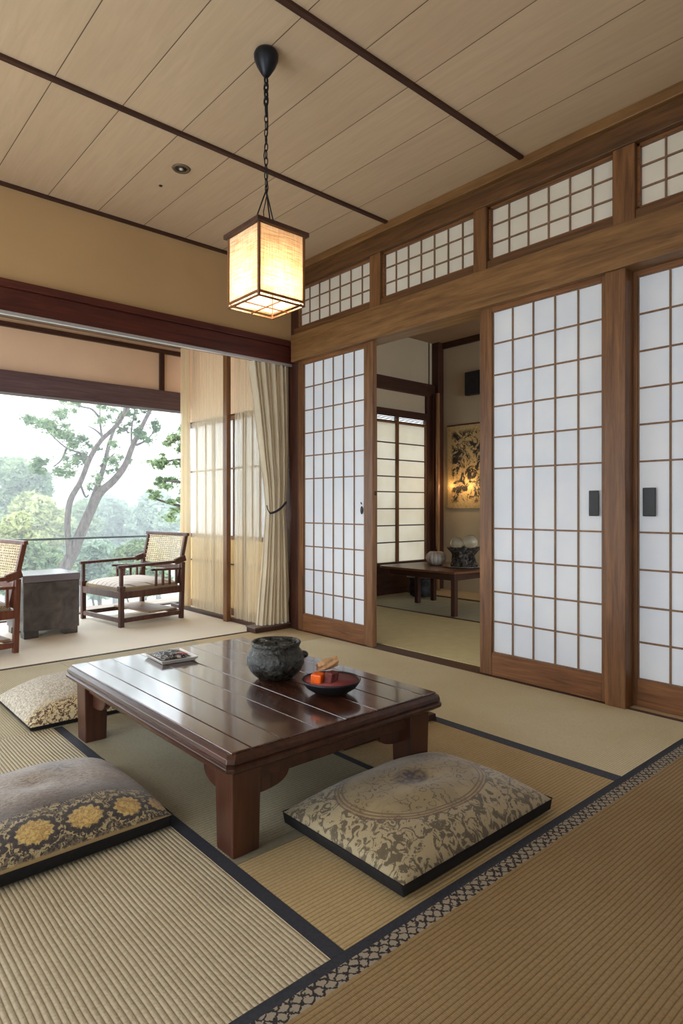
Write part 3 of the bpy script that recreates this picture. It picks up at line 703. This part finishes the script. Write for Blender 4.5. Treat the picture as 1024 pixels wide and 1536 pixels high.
t = thing('tied_drape', 'heavy cream drape gathered by a dark tieback at the corner post', 'curtain', (2.8, 3.99, 0), group='veranda curtains')
import bisect
def interp(z, tab):
    for (a, va), (b, vb) in zip(tab, tab[1:]):
        if a <= z <= b: s = (z - a) / (b - a); s = s * s * (3 - 2 * s) if 0 else s; return va + (vb - va) * s
    return tab[-1][1] if z > tab[-1][0] else tab[0][1]
LT = [(0.03, 2.675), (.25, 2.70), (.5, 2.728), (.80, 2.752), (.92, 2.762), (.98, 2.758), (1.15, 2.742), (1.35, 2.71), (1.7, 2.665), (2.06, 2.61)]
RT = [(0.03, 2.985), (.3, 2.965), (.8, 2.945), (.92, 2.935), (1.1, 2.95), (1.4, 2.96), (2.06, 2.963)]
def drape(u, v):
    z = .05 + (2.055 - .05) * v; l, r_ = interp(z, LT) - 2.8, interp(z, RT) - 2.8
    g = abs(z - .93); amp = .018 + .012 * min(1, g / .6); n = 9
    x = l + (r_ - l) * u; f = (math.sin(2 * PI * n * u + 1.6 * math.sin(5.1 * u + .5 * z)) * .75 + .35 * math.sin(2 * PI * 5 * u + 1.2 * math.sin(7 * u) + .6 * z)) * amp + .003 * math.sin(2 * PI * 23 * u)
    bulge = -.03 * math.sin(PI * u) * (1 - min(1, z / 2.0) * .5)
    return (x, f + bulge, z)
obj('cloth', MB().grid(180, 60, drape), DRAPE, t, smooth=True)
P = []
for q in range(15):
    s = q / 14; x = -.05 + (.165) * s; P.append((x, -.062 + .02 * s - .012 * math.sin(PI * s), .905 + .085 * s ** 1.6))
m_ = MB()
for i_, p in enumerate(P[:-1]): pass
TIE = obj('tieback', MB().tube(P, .0085, 10), plain('tieback_navy', S(42, 44, 56), .6), t, smooth=True)
obj('tieback_hook', MB().tube([(-.05, -.06, .905), (-.062, -.05, .93), (-.066, -.04, .965)], .004, 8), M['iron'], TIE, smooth=True)

# ---------------------------------------------------------------- veranda furniture
CH = wood('chair_wood', S(44, 26, 22), S(104, 64, 50), 'z', .4)
CHR = wood('chair_wood_red', S(70, 36, 24), S(124, 72, 50), 'z', .35)
CANE = plain('cane', S(226, 206, 170), .6, var=.25, sc=60)
k = N('striped_cushion'); o = k.xyz(k.mp()); st_ = k.sm(k.ma('SINE', k.ma('ADD', k.ma('MULTIPLY', k.ma('ADD', o[1], k.ma('MULTIPLY', o[0], .4)), 95), k.ma('MULTIPLY', k.noise(k.mp(), 6, 2), 5))), .86, .95)
M['seatc'] = k.done(k.mix(k.ma('MULTIPLY', st_, .75), S(218, 206, 192), S(104, 62, 54)), .8)
k = N('woven_cane_band'); o = k.xyz(k.mp()); a = k.ma('SINE', k.ma('MULTIPLY', k.ma('ADD', o[0], o[1]), 420)); b = k.ma('SINE', k.ma('MULTIPLY', o[2], 500))
k.bump(k.ma('MULTIPLY', a, b), .5, .004); M['weave'] = k.done(k.mix(k.sm(k.ma('MULTIPLY', a, b), -.2, .4), S(96, 74, 52), S(208, 188, 150)), .7)
def weave(m, o_, ux, uy, w, h, nx, ny, r, nrm):
    o_, ux, uy, nrm = map(Vector, (o_, ux, uy, nrm))
    for i in range(ny):
        P = []
        for q in range(nx * 2 + 1):
            s = q / (nx * 2); P.append(o_ + ux * w * s + uy * h * (i + .5) / ny + nrm * (r * .9 * (1 if (q // 1 + i) % 2 else -1) if q % 2 == 0 or 1 else 0))
        m.tube(P, r, 5, cap=False)
    for i in range(nx):
        m.tube([o_ + ux * w * (i + .5) / nx, o_ + ux * w * (i + .5) / nx + uy * h], r * .8, 5, cap=False)
def chair(label, W1, loc, rz):
    t = thing('veranda_chair', label, 'chair', loc, rz, 'low cane veranda chairs')
    hx, hy = .285, .305
    for sy in (-1, 1):
        y = sy * hy
        obj('leg', MB().box(-hx - .018, -hx + .018, y - .018, y + .018, 0, .285).box(-hx - .024, -hx + .024, y - .024, y + .024, .285, .325).box(-hx - .013, -hx + .013, y - .013, y + .013, .325, .485), W1, t, .003)
        obj('leg', MB().beam((hx - .01, y, 0), (hx + .005, y, .48), .034, .034, (0, 1, 0)), W1, t, .003)
        obj('back_post', MB().beam((hx - .035, y * .93, .30), (hx + .055, y * .93, .71), .032, .026, (0, 1, 0)), W1, t, .003)
        obj('armrest', MB().beam((-hx - .03, y, .478), (hx - .06, y, .487), .032, .024).beam((hx - .07, y, .485), (hx + .03, y, .515), .030, .05), W1, t, .004)
        m_ = MB().beam((-.02, y, .435), (hx, y, .425), .02, .018)
        obj('side_rail', m_, W1, t, .002)
        for q in range(4):
            x = .03 + q * .065; obj('spindle', MB().beam((x, y, .30), (x, y, .43), .016, .016, (0, 1, 0)), W1, t)
        obj('stretcher', MB().box(-hx, hx, y - .012, y + .012, .035, .07), W1, t, .002)
        obj('seat_rail', MB().box(-hx, hx, y - .014, y + .014, .225, .28), W1, t, .003)
    obj('seat_rail', MB().box(-hx - .014, -hx + .014, -hy, hy, .225, .28), W1, t, .003)
    obj('seat_rail', MB().box(hx - .014, hx + .014, -hy, hy, .225, .28), W1, t, .003)
    obj('stretcher', MB().box(-hx - .012, -hx + .012, -hy, hy, .035, .07), W1, t, .002)
    obj('stretcher', MB().box(hx - .012, hx + .012, -hy, hy, .035, .07), W1, t, .002)
    obj('lower_shelf', MB().box(-.02, hx - .03, -hy + .03, hy - .03, .075, .09), wood('shelf_wood', S(130, 98, 70), S(176, 140, 104), 'y', .5) if 'shelfm' not in M else M['shelfm'], t, .002)
    obj('top_rail', MB().beam((hx + .055, -hy - .01, .715), (hx + .055, hy + .01, .715), .03, .026), W1, t, .004)
    obj('back_rail', MB().beam((hx - .005, -hy * .93, .435), (hx - .005, hy * .93, .435), .02, .04), W1, t, .003)
    obj('woven_seat', MB().box(-hx + .01, hx - .03, -hy + .012, hy - .012, .26, .312), M['weave'], t, .012)
    def sc(u, v):
        a, b = 2 * u - 1, 2 * v - 1; e = max(0, 1 - abs(a) ** 4) * max(0, 1 - abs(b) ** 4)
        return (-.01 + a * (hx - .02), b * (hy - .02), .308 + .045 * e ** .5)
    obj('seat_cushion', MB().grid(24, 24, sc), M['seatc'], t, smooth=True)
    m_ = MB(); up = Vector((.09, 0, .41)).normalized(); nr = Vector((-.41, 0, .09)).normalized()
    weave(m_, (hx + .001, -hy * .93 + .016, .46), (0, 1, 0), up, hy * 1.86 - .032, .25, 16, 14, .0050, nr)
    obj('cane_back', m_, CANE, t, smooth=True)
    return t
M['shelfm'] = wood('shelf_wood', S(130, 98, 70), S(176, 140, 104), 'y', .5)
chair('low dark wood armchair with cane back and striped cushion, beside the sheer curtain', CH, (2.215, 5.20, 0), math.radians(8))
chair('reddish wood chair with cane back, only partly in view beside the grey cube', CHR, (.80, 4.74, 0), math.radians(8))

t = thing('cube_side_table', 'dark grey mottled cube side table between the two veranda chairs', 'side table', (1.455, 5.07, 0), math.radians(2))
k = N('mottled_metal'); nz = k.noise(k.mp((1, 1, 1)), 7, 5, .65, .8)
c = k.ramp(nz, [(.3, S(62, 56, 54)), (.55, S(92, 86, 84)), (.75, S(118, 108, 100))]); k.bump(nz, .15, .01); M['cube'] = k.done(c, .42, .25)
obj('body', B(-.198, .198, -.20, .20, .05, .405), M['cube'], t, .006)
obj('top_slab', B(-.203, .203, -.205, .205, .405, .458), plain('cube_top', S(130, 124, 130), .2, .2, var=.06, sc=6), t, .006)
for a in (-1, 1):
    for b in (-1, 1):
        obj('foot', B(a * .14 - .05, a * .14 + .05, b * .15 - .04, b * .15 + .04, 0, .05), M['cube'], t, .004)
obj('side_handle', MB().tube([(-.20, -.02 + .13 * math.cos(a) * .6, .24 + .12 * math.sin(a)) if 0 else (-.2 - .045 * math.sin(a), -.11, .24 + .11 * math.cos(a)) for a in [PI * q / 16 for q in range(17)]], .009, 8), M['black'], t, smooth=True)

# ---------------------------------------------------------------- things in the side room
k = N('scroll_print'); w = k.noise(k.mp(), 8, 7, .75, 1.2); uvx = k.xyz(k.tc('Generated')); o = uvx
eu = k.ma('ABSOLUTE', k.ma('SUBTRACT', o[1], .5)); ev = k.ma('ABSOLUTE', k.ma('SUBTRACT', o[2], .5))
bord = k.sm(k.ma('MAXIMUM', k.ma('DIVIDE', eu, .42), k.ma('DIVIDE', ev, .46)), 1.0, .85)
ink = k.ma('MULTIPLY', k.sm(k.ma('ADD', w, k.ma('MULTIPLY', k.noise(k.mp(), 40, 3), .12)), .54, .58), bord)
fine = k.sm(k.noise(k.mp(), 55, 3, .6), .52, .6)
c = k.mix(k.ma('MULTIPLY', fine, .5), S(196, 170, 122), S(132, 104, 66)); c = k.mix(ink, c, S(32, 28, 30)); M['scroll'] = k.done(c, .55)
t = thing('wall_hanging', 'beige rectangular wall hanging with black mottled print in the side room', 'wall art', (5.745, 4.33, 1.41))
obj('cloth', B(-.006, .006, -.30, .30, -.47, .475), M['scroll'], t, .002)
obj('hanging_rod', MB().tube([(-.004, -.305, .478), (-.004, .305, .478)], .008, 8), M['dark_y'], t)
t = thing('wall_speaker', 'black rectangular box high on the side-room wall above the hanging', 'speaker', (5.73, 4.235, 2.335))
t = obj('case', B(-.03, .03, -.12, .12, -.13, .13), plain('speaker_case', S(38, 34, 36), .6), t, .005)
obj('grille', B(-.034, -.03, -.11, .11, -.12, .12), plain('speaker_grille', S(44, 40, 42), .9), t, .002)
t = thing('side_room_table', 'low brown wooden table with slim legs in the side room', 'table', (4.62, 3.78, 0), 0)
m_ = MB().prism([(-.36, -.42), (.34, -.50), (.40, -.42), (.40, .42), (-.34, .50), (-.40, .42)], .375, .395)
obj('tabletop', m_, wood('side_table_wood', S(74, 42, 26), S(134, 88, 58), 'y', .35), t, .004)
obj('apron', MB().box(-.31, .31, -.39, -.37, .315, .375).box(-.31, .31, .37, .39, .315, .375).box(-.32, -.30, -.39, .39, .315, .375).box(.30, .32, -.39, .39, .315, .375), M['dark_y'], t, .002)
for a in (-1, 1):
    for b in (-1, 1): yy = .37 * b; xx = a * .3 if b < 0 else (.30 if a > 0 else .06); obj('leg', B(xx - .022, xx + .022, yy - .022, yy + .022, 0.004, .375), M['dark_z'], t, .003)
k = N('white_gourd'); o = k.xyz(k.mp()); ang = k.ma('ARCTAN2', o[1], o[0]); g = k.sm(k.ma('ABSOLUTE', k.ma('SINE', k.ma('MULTIPLY', ang, 7))), .25, .0)
M['gourd'] = k.done(k.mix(k.ma('MULTIPLY', g, .9), S(206, 200, 190), S(84, 74, 66)), .3)
rib = lambda w, z: 1 - .07 * (1 - abs(math.sin(7 * w))) ** 2
t = thing('ribbed_gourd', 'white ribbed round gourd ornament on the side-room table', 'ornament', (4.66, 3.90, .3955))
obj('body', MB().lathe([(.001, 0), (.05, .0), (.088, .03), (.10, .065), (.09, .105), (.06, .13), (.001, .135)], 56, fn=rib), M['gourd'], t, smooth=True)
obj('stalk', MB().tube([(0, 0, .13), (.004, 0, .15)], .01, 8), M['dark_z'], t, smooth=True)
k = N('crumpled_silver'); nz = k.noise(k.mp(), 22, 5, .7, 1.5); k.bump(nz, 1.0, .03); M['silver'] = k.done(k.ramp(nz, [(.4, S(34, 30, 28)), (.6, S(110, 104, 98)), (.72, S(220, 216, 210))]), .25, .6)
cr = lambda w, z: 1 + .07 * math.sin(5 * w + 30 * z) + .05 * math.sin(11 * w - 50 * z)
t = thing('silver_vessel', 'crumpled dark silver vessel with wide rim on the side-room table', 'vessel', (4.70, 3.60, .3955))
obj('body', MB().lathe([(.001, 0), (.115, 0), (.12, .03), (.105, .07), (.10, .11), (.125, .15), (.155, .18), (.16, .19), (.13, .185), (.09, .15), (.001, .14)], 48, fn=cr), M['silver'], t, smooth=True)
obj('saucer', MB().lathe([(.001, -.0), (.15, .002), (.19, .012), (.19, .016), (.14, .008), (.001, .006)], 40, fn=cr), plain('saucer_silver', S(170, 166, 160), .25, .6), t, smooth=True)
GL = N('smoky_glass'); GL.done(S(214, 208, 186), .12, 0, .6); GL.b.inputs['Transmission Weight'].default_value = .5; GL.b.inputs['Alpha'].default_value = .75
for i, (dx, dy, dz, r, lb) in enumerate(((-.02, .065, .218, .06, 'smoky glass ball resting in the silver vessel, closer to the gourd'), (.01, -.068, .234, .068, 'larger smoky glass ball resting in the silver vessel, farther from the gourd'))):
    prop(obj('glass_ball', MB().sphere((0, 0, 0), r, 24, 16), GL.m, smooth=True, loc=(4.70 + dx, 3.60 + dy, .3955 + dz)), lb, 'glass ball', 'glass balls')
t = thing('stone_pot', 'dark crumpled stone pot on the mat under the side-room table', 'pot', (5.08, 4.44, .004))
obj('body', MB().lathe([(.001, 0), (.10, 0), (.125, .02), (.13, .08), (.125, .16), (.14, .19), (.12, .20), (.001, .2)], 40, fn=cr), plain('dark_stone', S(52, 52, 56), .5, var=.4, sc=30, bump=.6, bsc=30), t, smooth=True)
obj('flat_lid', MB().lathe([(.001, .2), (.15, .2), (.17, .21), (.15, .222), (.001, .225)], 32, fn=cr), plain('grey_lid', S(120, 112, 104), .4, var=.3, sc=30), t, smooth=True)

# ---------------------------------------------------------------- outdoors
struct('floor_balcony', B(-3, 6, 5.79, 6.5, -.2, -.06), wood('deck_wood', S(120, 104, 88), S(160, 146, 130), 'x', .6))
t = thing('balcony_railing', 'slim grey metal railing outside the veranda opening', 'railing', (1.5, 6.35, -.06))
obj('top_rail', B(-4.2, 3.9, -.016, .016, .695, .715), M['railing'], t, .003)
for x in (-2.6, -.9, 2.3, 3.8): obj('post', B(x - .012, x + .012, -.012, .012, 0, .695), M['railing'], t)
LEAF = {}
def leafm(name, a, b):
    k = N(name); v = k.noise(k.mp(), .9, 3, .6); v2 = k.noise(k.mp(), 9, 2)
    c = k.mix(k.sm(k.ma('ADD', k.ma('MULTIPLY', v, .6), k.ma('MULTIPLY', v2, .4)), .38, .62), a, b)
    d = k.n('ShaderNodeBsdfDiffuse', {'Color': c}).outputs[0]; tr = k.n('ShaderNodeBsdfTranslucent', {'Color': c}).outputs[0]
    k.t.links.new(k.n('ShaderNodeMixShader', {0: .35, 1: d, 2: tr}).outputs[0], k.o.inputs[0]); return k.m
def leaves(blobs, n, size, seed, shell=.55, elong=1.8):
    """blobs: (centre, (rx,ry,rz), weight)"""
    rnd = random.Random(seed); m = MB(); tot = sum(b[2] for b in blobs)
    for c, r, w in blobs:
        c = Vector(c)
        for _ in range(int(n * w / tot)):
            d = Vector((rnd.gauss(0, 1), rnd.gauss(0, 1), rnd.gauss(0, 1))).normalized(); q = shell + (1 - shell) * rnd.random() ** .7 if shell >= 0 else abs(rnd.gauss(0, .62))
            if rnd.random() < .12: q *= 1.12
            p = c + Vector((d.x * r[0], d.y * r[1], d.z * r[2])) * q
            a = Vector((rnd.gauss(0, 1), rnd.gauss(0, 1), rnd.gauss(0, .6))).normalized(); b = a.cross(Vector((rnd.gauss(0, 1), rnd.gauss(0, 1), rnd.gauss(0, 1)))).normalized()
            s = size * rnd.uniform(.6, 1.3); i = len(m.v)
            m.v += [tuple(p - a * s * elong * .5), tuple(p + b * s * .45), tuple(p + a * s * elong * .5), tuple(p - b * s * .45)]; m.f.append((i, i + 1, i + 2, i + 3))
    return m
def fobj(name, m, mat, parent=None):
    me = bpy.data.meshes.new(name); me.from_pydata(m.v, [], m.f); me.update(); me.materials.append(mat)
    o = bpy.data.objects.new(name, me); C.objects.link(o); o.parent = parent; return o
BARK = N('bark'); nz = BARK.noise(BARK.mp((5, 5, 1.5)), 5, 6, .7); BARK.bump(nz, .8, .03); BARK = BARK.done(BARK.ramp(nz, [(.35, S(40, 34, 30)), (.65, S(96, 84, 76))]), .9)
def path(pts, d, dd=0): 
    return [W(x, y, d + dd * i / max(1, len(pts) - 1)) for i, (x, y) in enumerate(pts)]
def smoothp(P, k=4):
    out = []
    for i in range(len(P) - 1):
        p0, p1, p2, p3 = P[max(0, i - 1)], P[i], P[i + 1], P[min(len(P) - 1, i + 2)]
        for q in range(k):
            s = q / k; out.append(.5 * ((2 * p1) + (p2 - p0) * s + (2 * p0 - 5 * p1 + 4 * p2 - p3) * s * s + (3 * p1 - p0 - 3 * p2 + p3) * s ** 3))
    out.append(P[-1]); return out
def trunk(m, pts, d, r0, r1, dd=0):
    P = smoothp(path(pts, d, dd)); n = len(P); m.tube(P, [r0 + (r1 - r0) * i / (n - 1) for i in range(n)], 9)
D = 9.5
t = thing('leaning_tree', 'slender tree with forked curving trunks just beyond the railing', 'tree', (0, 0, 0))
m_ = MB()
trunk(m_, [(78, 905), (92, 862), (108, 832), (121, 800), (137, 763), (150, 739), (170, 721), (187, 699), (198, 671), (214, 637), (229, 608), (240, 585)], D, .10, .018)
trunk(m_, [(122, 797), (134, 765), (144, 735), (156, 699), (163, 668), (169, 650), (180, 620)], D, .055, .018, .5)
trunk(m_, [(104, 850), (104, 822), (101, 790), (105, 752), (121, 722), (135, 687), (152, 660), (175, 638), (193, 608), (205, 585)], D, .05, .025, -.6)
for b in ([(153, 656), (150, 632), (150, 605)], [(153, 654), (143, 645), (132, 639)], [(198, 668), (197, 645), (203, 612)], [(150, 628), (138, 614), (122, 610), (112, 605)], [(176, 640), (188, 645), (194, 650)], [(204, 668), (220, 660), (230, 648)], [(135, 690), (120, 680), (100, 672), (85, 660), (70, 645)], [(120, 725), (128, 745), (133, 742)], [(150, 700), (160, 690), (172, 680)], [(100, 672), (92, 690), (80, 700)]):
    trunk(m_, b, D, .02, .007)
obj('trunk', m_, BARK, t, smooth=True)
def bl(px, py, rx, ry, d, w=1): s = d / 939; return (W(px, py, d), (rx * s, max(rx, ry) * s, ry * s), w)
def sub(cl, n, seed):
    rnd = random.Random(seed); out = []
    for c, r_, w_ in cl:
        for i in range(n):
            o_ = Vector((rnd.uniform(-1, 1) * r_[0], rnd.uniform(-1, 1) * r_[1] * .6, rnd.uniform(-1, 1) * r_[2])); f = rnd.uniform(.3, .6)
            out.append((Vector(c) + o_ * 1.1, tuple(q * f * 1.2 for q in r_), w_ * f))
    return out
LT_ = leafm('leaf_tree', S(74, 94, 66), S(132, 152, 108))
cl = [bl(60, 640, 17, 12, D, 3), bl(80, 628, 18, 10, D, 3), bl(92, 650, 18, 16, D, 3), bl(112, 668, 18, 14, D, 3), bl(115, 690, 14, 14, D, 2), bl(78, 700, 20, 12, D, 3), bl(100, 705, 12, 9, D, 1.2), bl(105, 612, 12, 9, D, 1), bl(60, 695, 10, 6, D, .6),
      bl(160, 622, 16, 12, D, 1), bl(178, 615, 14, 10, D, 1), bl(178, 680, 14, 13, D, 1.6), bl(165, 700, 10, 10, D, .6), bl(217, 652, 15, 10, D, 1.8), bl(225, 640, 10, 8, D, .8), bl(138, 672, 9, 7, D, .6), bl(146, 715, 8, 8, D, .3), bl(200, 625, 9, 9, D, .5), bl(185, 640, 8, 8, D, .4), bl(140, 730, 8, 6, D, .3), bl(210, 615, 12, 8, D, .4)]
fobj('foliage', leaves(sub(cl, 6, 1), 10500, .032, 4, -.4), LT_, t)
# tree branch from beyond the sheer curtain
t = thing('leafy_branch_tree', 'pale green leafy tree reaching into view beside the sheer curtain', 'tree', (0, 0, 0))
D2 = 8.0; m_ = MB()
trunk(m_, [(330, 900), (325, 800), (318, 700), (312, 600)], D2, .14, .05)
for b in ([(320, 770), (290, 765), (262, 757), (238, 750), (224, 742)], [(318, 700), (290, 690), (262, 690), (236, 695)], [(314, 640), (290, 655), (262, 660), (245, 662)], [(318, 730), (290, 728), (265, 722), (240, 722)]):
    trunk(m_, b, D2, .03, .007)
obj('trunk', m_, BARK, t, smooth=True)
cl = [bl(262, 658, 14, 8, D2), bl(250, 665, 8, 6, D2, .4), bl(272, 672, 10, 8, D2), bl(235, 697, 14, 6, D2), bl(255, 688, 12, 7, D2, .8), bl(272, 700, 10, 7, D2, .8), bl(262, 725, 18, 7, D2), bl(235, 742, 12, 6, D2, .6), bl(270, 745, 12, 8, D2), bl(266, 770, 14, 9, D2), bl(240, 722, 9, 5, D2, .5), bl(285, 655, 14, 12, D2), bl(290, 720, 14, 25, D2, 1.5), bl(300, 610, 20, 18, D2)]
fobj('foliage', leaves(sub(cl, 6, 2), 6000, .028, 7, -.4), leafm('leaf_branch', S(110, 132, 90), S(164, 180, 132)), t)
# bushy trees on the slope below, each its own
def bushy(label, px, py, d, rpx, hpx, mat, n, size, seed, base=-3.2):
    c = W(px, py, d); t = thing('bushy_tree', label, 'tree', (c.x, c.y, base), group='trees on the slope'); s = d / 939; rnd = random.Random(seed)
    R, Hh = rpx * s, hpx * s; cz = c.z - base; bs = []
    for i in range(16):
        a = rnd.uniform(0, 2 * PI); q = rnd.uniform(.0, .75); e = rnd.uniform(-.8, .75)
        k_ = math.sqrt(max(.1, 1 - e * e)); rr = R * rnd.uniform(.28, .45)
        bs.append(((math.cos(a) * q * R * k_, math.sin(a) * q * R * k_, cz + e * Hh), (rr, rr, rr * .75), rr * rr))
    m_ = MB(); m_.tube([(0, 0, 0), (R * .05, 0, cz * .5), (-.03 * R, 0, cz)], [R * .09, R * .07, R * .03], 8)
    for i in range(5):
        b = bs[i][0]; m_.tube([(0, 0, cz * .55), (b[0] * .5, b[1] * .5, (cz * .6 + b[2]) / 2), b], [R * .04, R * .028, R * .01], 6)
    obj('trunk', m_, BARK, t, smooth=True)
    fobj('foliage', leaves(bs, n, size, seed, .5, 2.0), mat, t)
g1 = leafm('leaf_yellow_green', S(126, 136, 92), S(182, 186, 134)); g2 = leafm('leaf_mid_green', S(96, 116, 84), S(152, 166, 126)); g3 = leafm('leaf_grey_green', S(104, 124, 106), S(156, 172, 148))
bushy('bright green tree at the view edge behind the reddish chair', 8, 745, 13, 62, 60, g2, 9000, .075, 11)
bushy('rounded yellow-green tree beside the leaning trunks', 58, 775, 12, 50, 50, g1, 8000, .07, 12)
bushy('small yellow-green bush just over the railing behind the reddish chair', 22, 795, 9.5, 30, 26, g1, 4200, .05, 13)
bushy('grey-green tree between the two leaning trunks', 118, 800, 15, 50, 52, g2, 7000, .085, 14)
bushy('broad grey-green tree right of the leaning trunks', 170, 800, 17, 60, 62, g3, 9000, .09, 15)
bushy('grey-green tree behind the cane-backed chair', 235, 800, 16, 60, 64, g3, 9000, .09, 16)
bushy('low bush below the railing behind the grey cube', 60, 850, 10, 60, 38, g2, 7000, .06, 17)
bushy('low bush below the railing between the cube and the chair', 150, 850, 11, 52, 42, g3, 7000, .06, 18)
bushy('low bush beyond the railing behind the armrest of the chair', 215, 850, 10, 50, 40, g2, 7000, .06, 19)
bushy('distant hazy tree seen between the trunks', 140, 775, 30, 50, 34, g3, 6000, .16, 20)
bushy('distant hazy tree at the foot of the white sky', 245, 770, 34, 70, 34, g3, 6000, .18, 21)
bushy('distant hazy tree behind the yellow-green tree', 75, 775, 34, 70, 36, g3, 6000, .18, 22)
def hill(u, v):
    x = -60 + 120 * u; y = 6.5 + 90 * v
    return (x + 20, y, -3.4 + .6 * math.sin(x * .1) + 2.2 * (v ** 1.2) * (1.2 + math.sin(x * .05)) - .5)
hl = struct('ground_slope', MB().grid(40, 30, hill), plain('grass_slope', S(86, 104, 74), .9, var=.2, sc=.8), smooth=True)

# haze over the slope
hz = MB().box(-40, 80, 6.8, 95, -6, 14)
k = N('haze'); k.t.nodes.remove(k.b); vs = k.n('ShaderNodeVolumeScatter', {'Color': (.92, .96, 1, 1), 'Density': .031, 'Anisotropy': .2}).outputs[0]; k.t.links.new(vs, k.o.inputs['Volume'])
hzo = prop(obj('haze', hz, k.m), 'pale mist hanging over the trees on the slope', 'haze', kind='stuff')

# ---------------------------------------------------------------- light
w = bpy.data.worlds.new('World'); bpy.context.scene.world = w; w.use_nodes = True
nt = w.node_tree; bg = nt.nodes['Background']
tc = nt.nodes.new('ShaderNodeTexCoord'); sp = nt.nodes.new('ShaderNodeSeparateXYZ'); rp = nt.nodes.new('ShaderNodeValToRGB')
nt.links.new(tc.outputs['Generated'], sp.inputs[0]); nt.links.new(sp.outputs[2], rp.inputs[0]); nt.links.new(rp.outputs[0], bg.inputs[0])
rp.color_ramp.elements[0].color = (.86, .93, 1, 1); rp.color_ramp.elements[1].color = (.80, .90, 1, 1)
bg.inputs[1].default_value = 1.0
def portal(loc, sx, sy, rot):
    l = bpy.data.lights.new('portal', 'AREA'); l.shape = 'RECTANGLE'; l.size = sx; l.size_y = sy; l.cycles.is_portal = True
    o = bpy.data.objects.new('daylight_portal', l); C.objects.link(o); o.location = loc; o.rotation_euler = rot
portal((.6, 5.76, .95), 4.7, 1.9, (-PI / 2, 0, 0))
portal((-1.76, 1.85, 1.05), 2.1, 2.7, (0, -PI / 2, 0))
portal((-.5, -1.76, 1.4), 1.4, 1.2, (PI / 2, 0, 0))
portal((4.4, -1.76, 1.25), 2.6, 1.9, (PI / 2, 0, 0))
portal((-1.78, 4.88, 1.02), 2.0, 1.45, (0, -PI / 2, 0))
def point(name, loc, e, col, r=.03):
    l = bpy.data.lights.new(name, 'POINT'); l.energy = e; l.color = col; l.shadow_soft_size = r
    o = bpy.data.objects.new(name, l); C.objects.link(o); o.location = loc; return o
point('lantern_light', (LX, LY, CZ + BOTZ + .055), 1.0, (1, .80, .60), .03)
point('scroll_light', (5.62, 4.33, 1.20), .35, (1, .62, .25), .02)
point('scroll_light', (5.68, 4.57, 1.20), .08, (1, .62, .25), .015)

# ---------------------------------------------------------------- camera
cam = bpy.data.cameras.new('Camera'); co = bpy.data.objects.new('Camera', cam); C.objects.link(co)
co.location = (0, 0, .95); co.rotation_euler = (PI / 2, 0, math.radians(-41.5))
cam.sensor_fit = 'HORIZONTAL'; cam.sensor_width = 36; cam.lens = 36 * 939 / 1024; cam.shift_y = -7 / 1024; cam.clip_start = .05; cam.clip_end = 500
sc = bpy.context.scene; sc.camera = co
sc.view_settings.view_transform = 'Standard'; sc.view_settings.look = 'None'; sc.view_settings.gamma = 1; sc.view_settings.exposure = 2.55
sc.cycles.use_denoising = True; sc.cycles.max_bounces = 10; sc.cycles.diffuse_bounces = 6; sc.cycles.transparent_max_bounces = 16; sc.cycles.volume_bounces = 1
sc.cycles.sample_clamp_indirect = 8
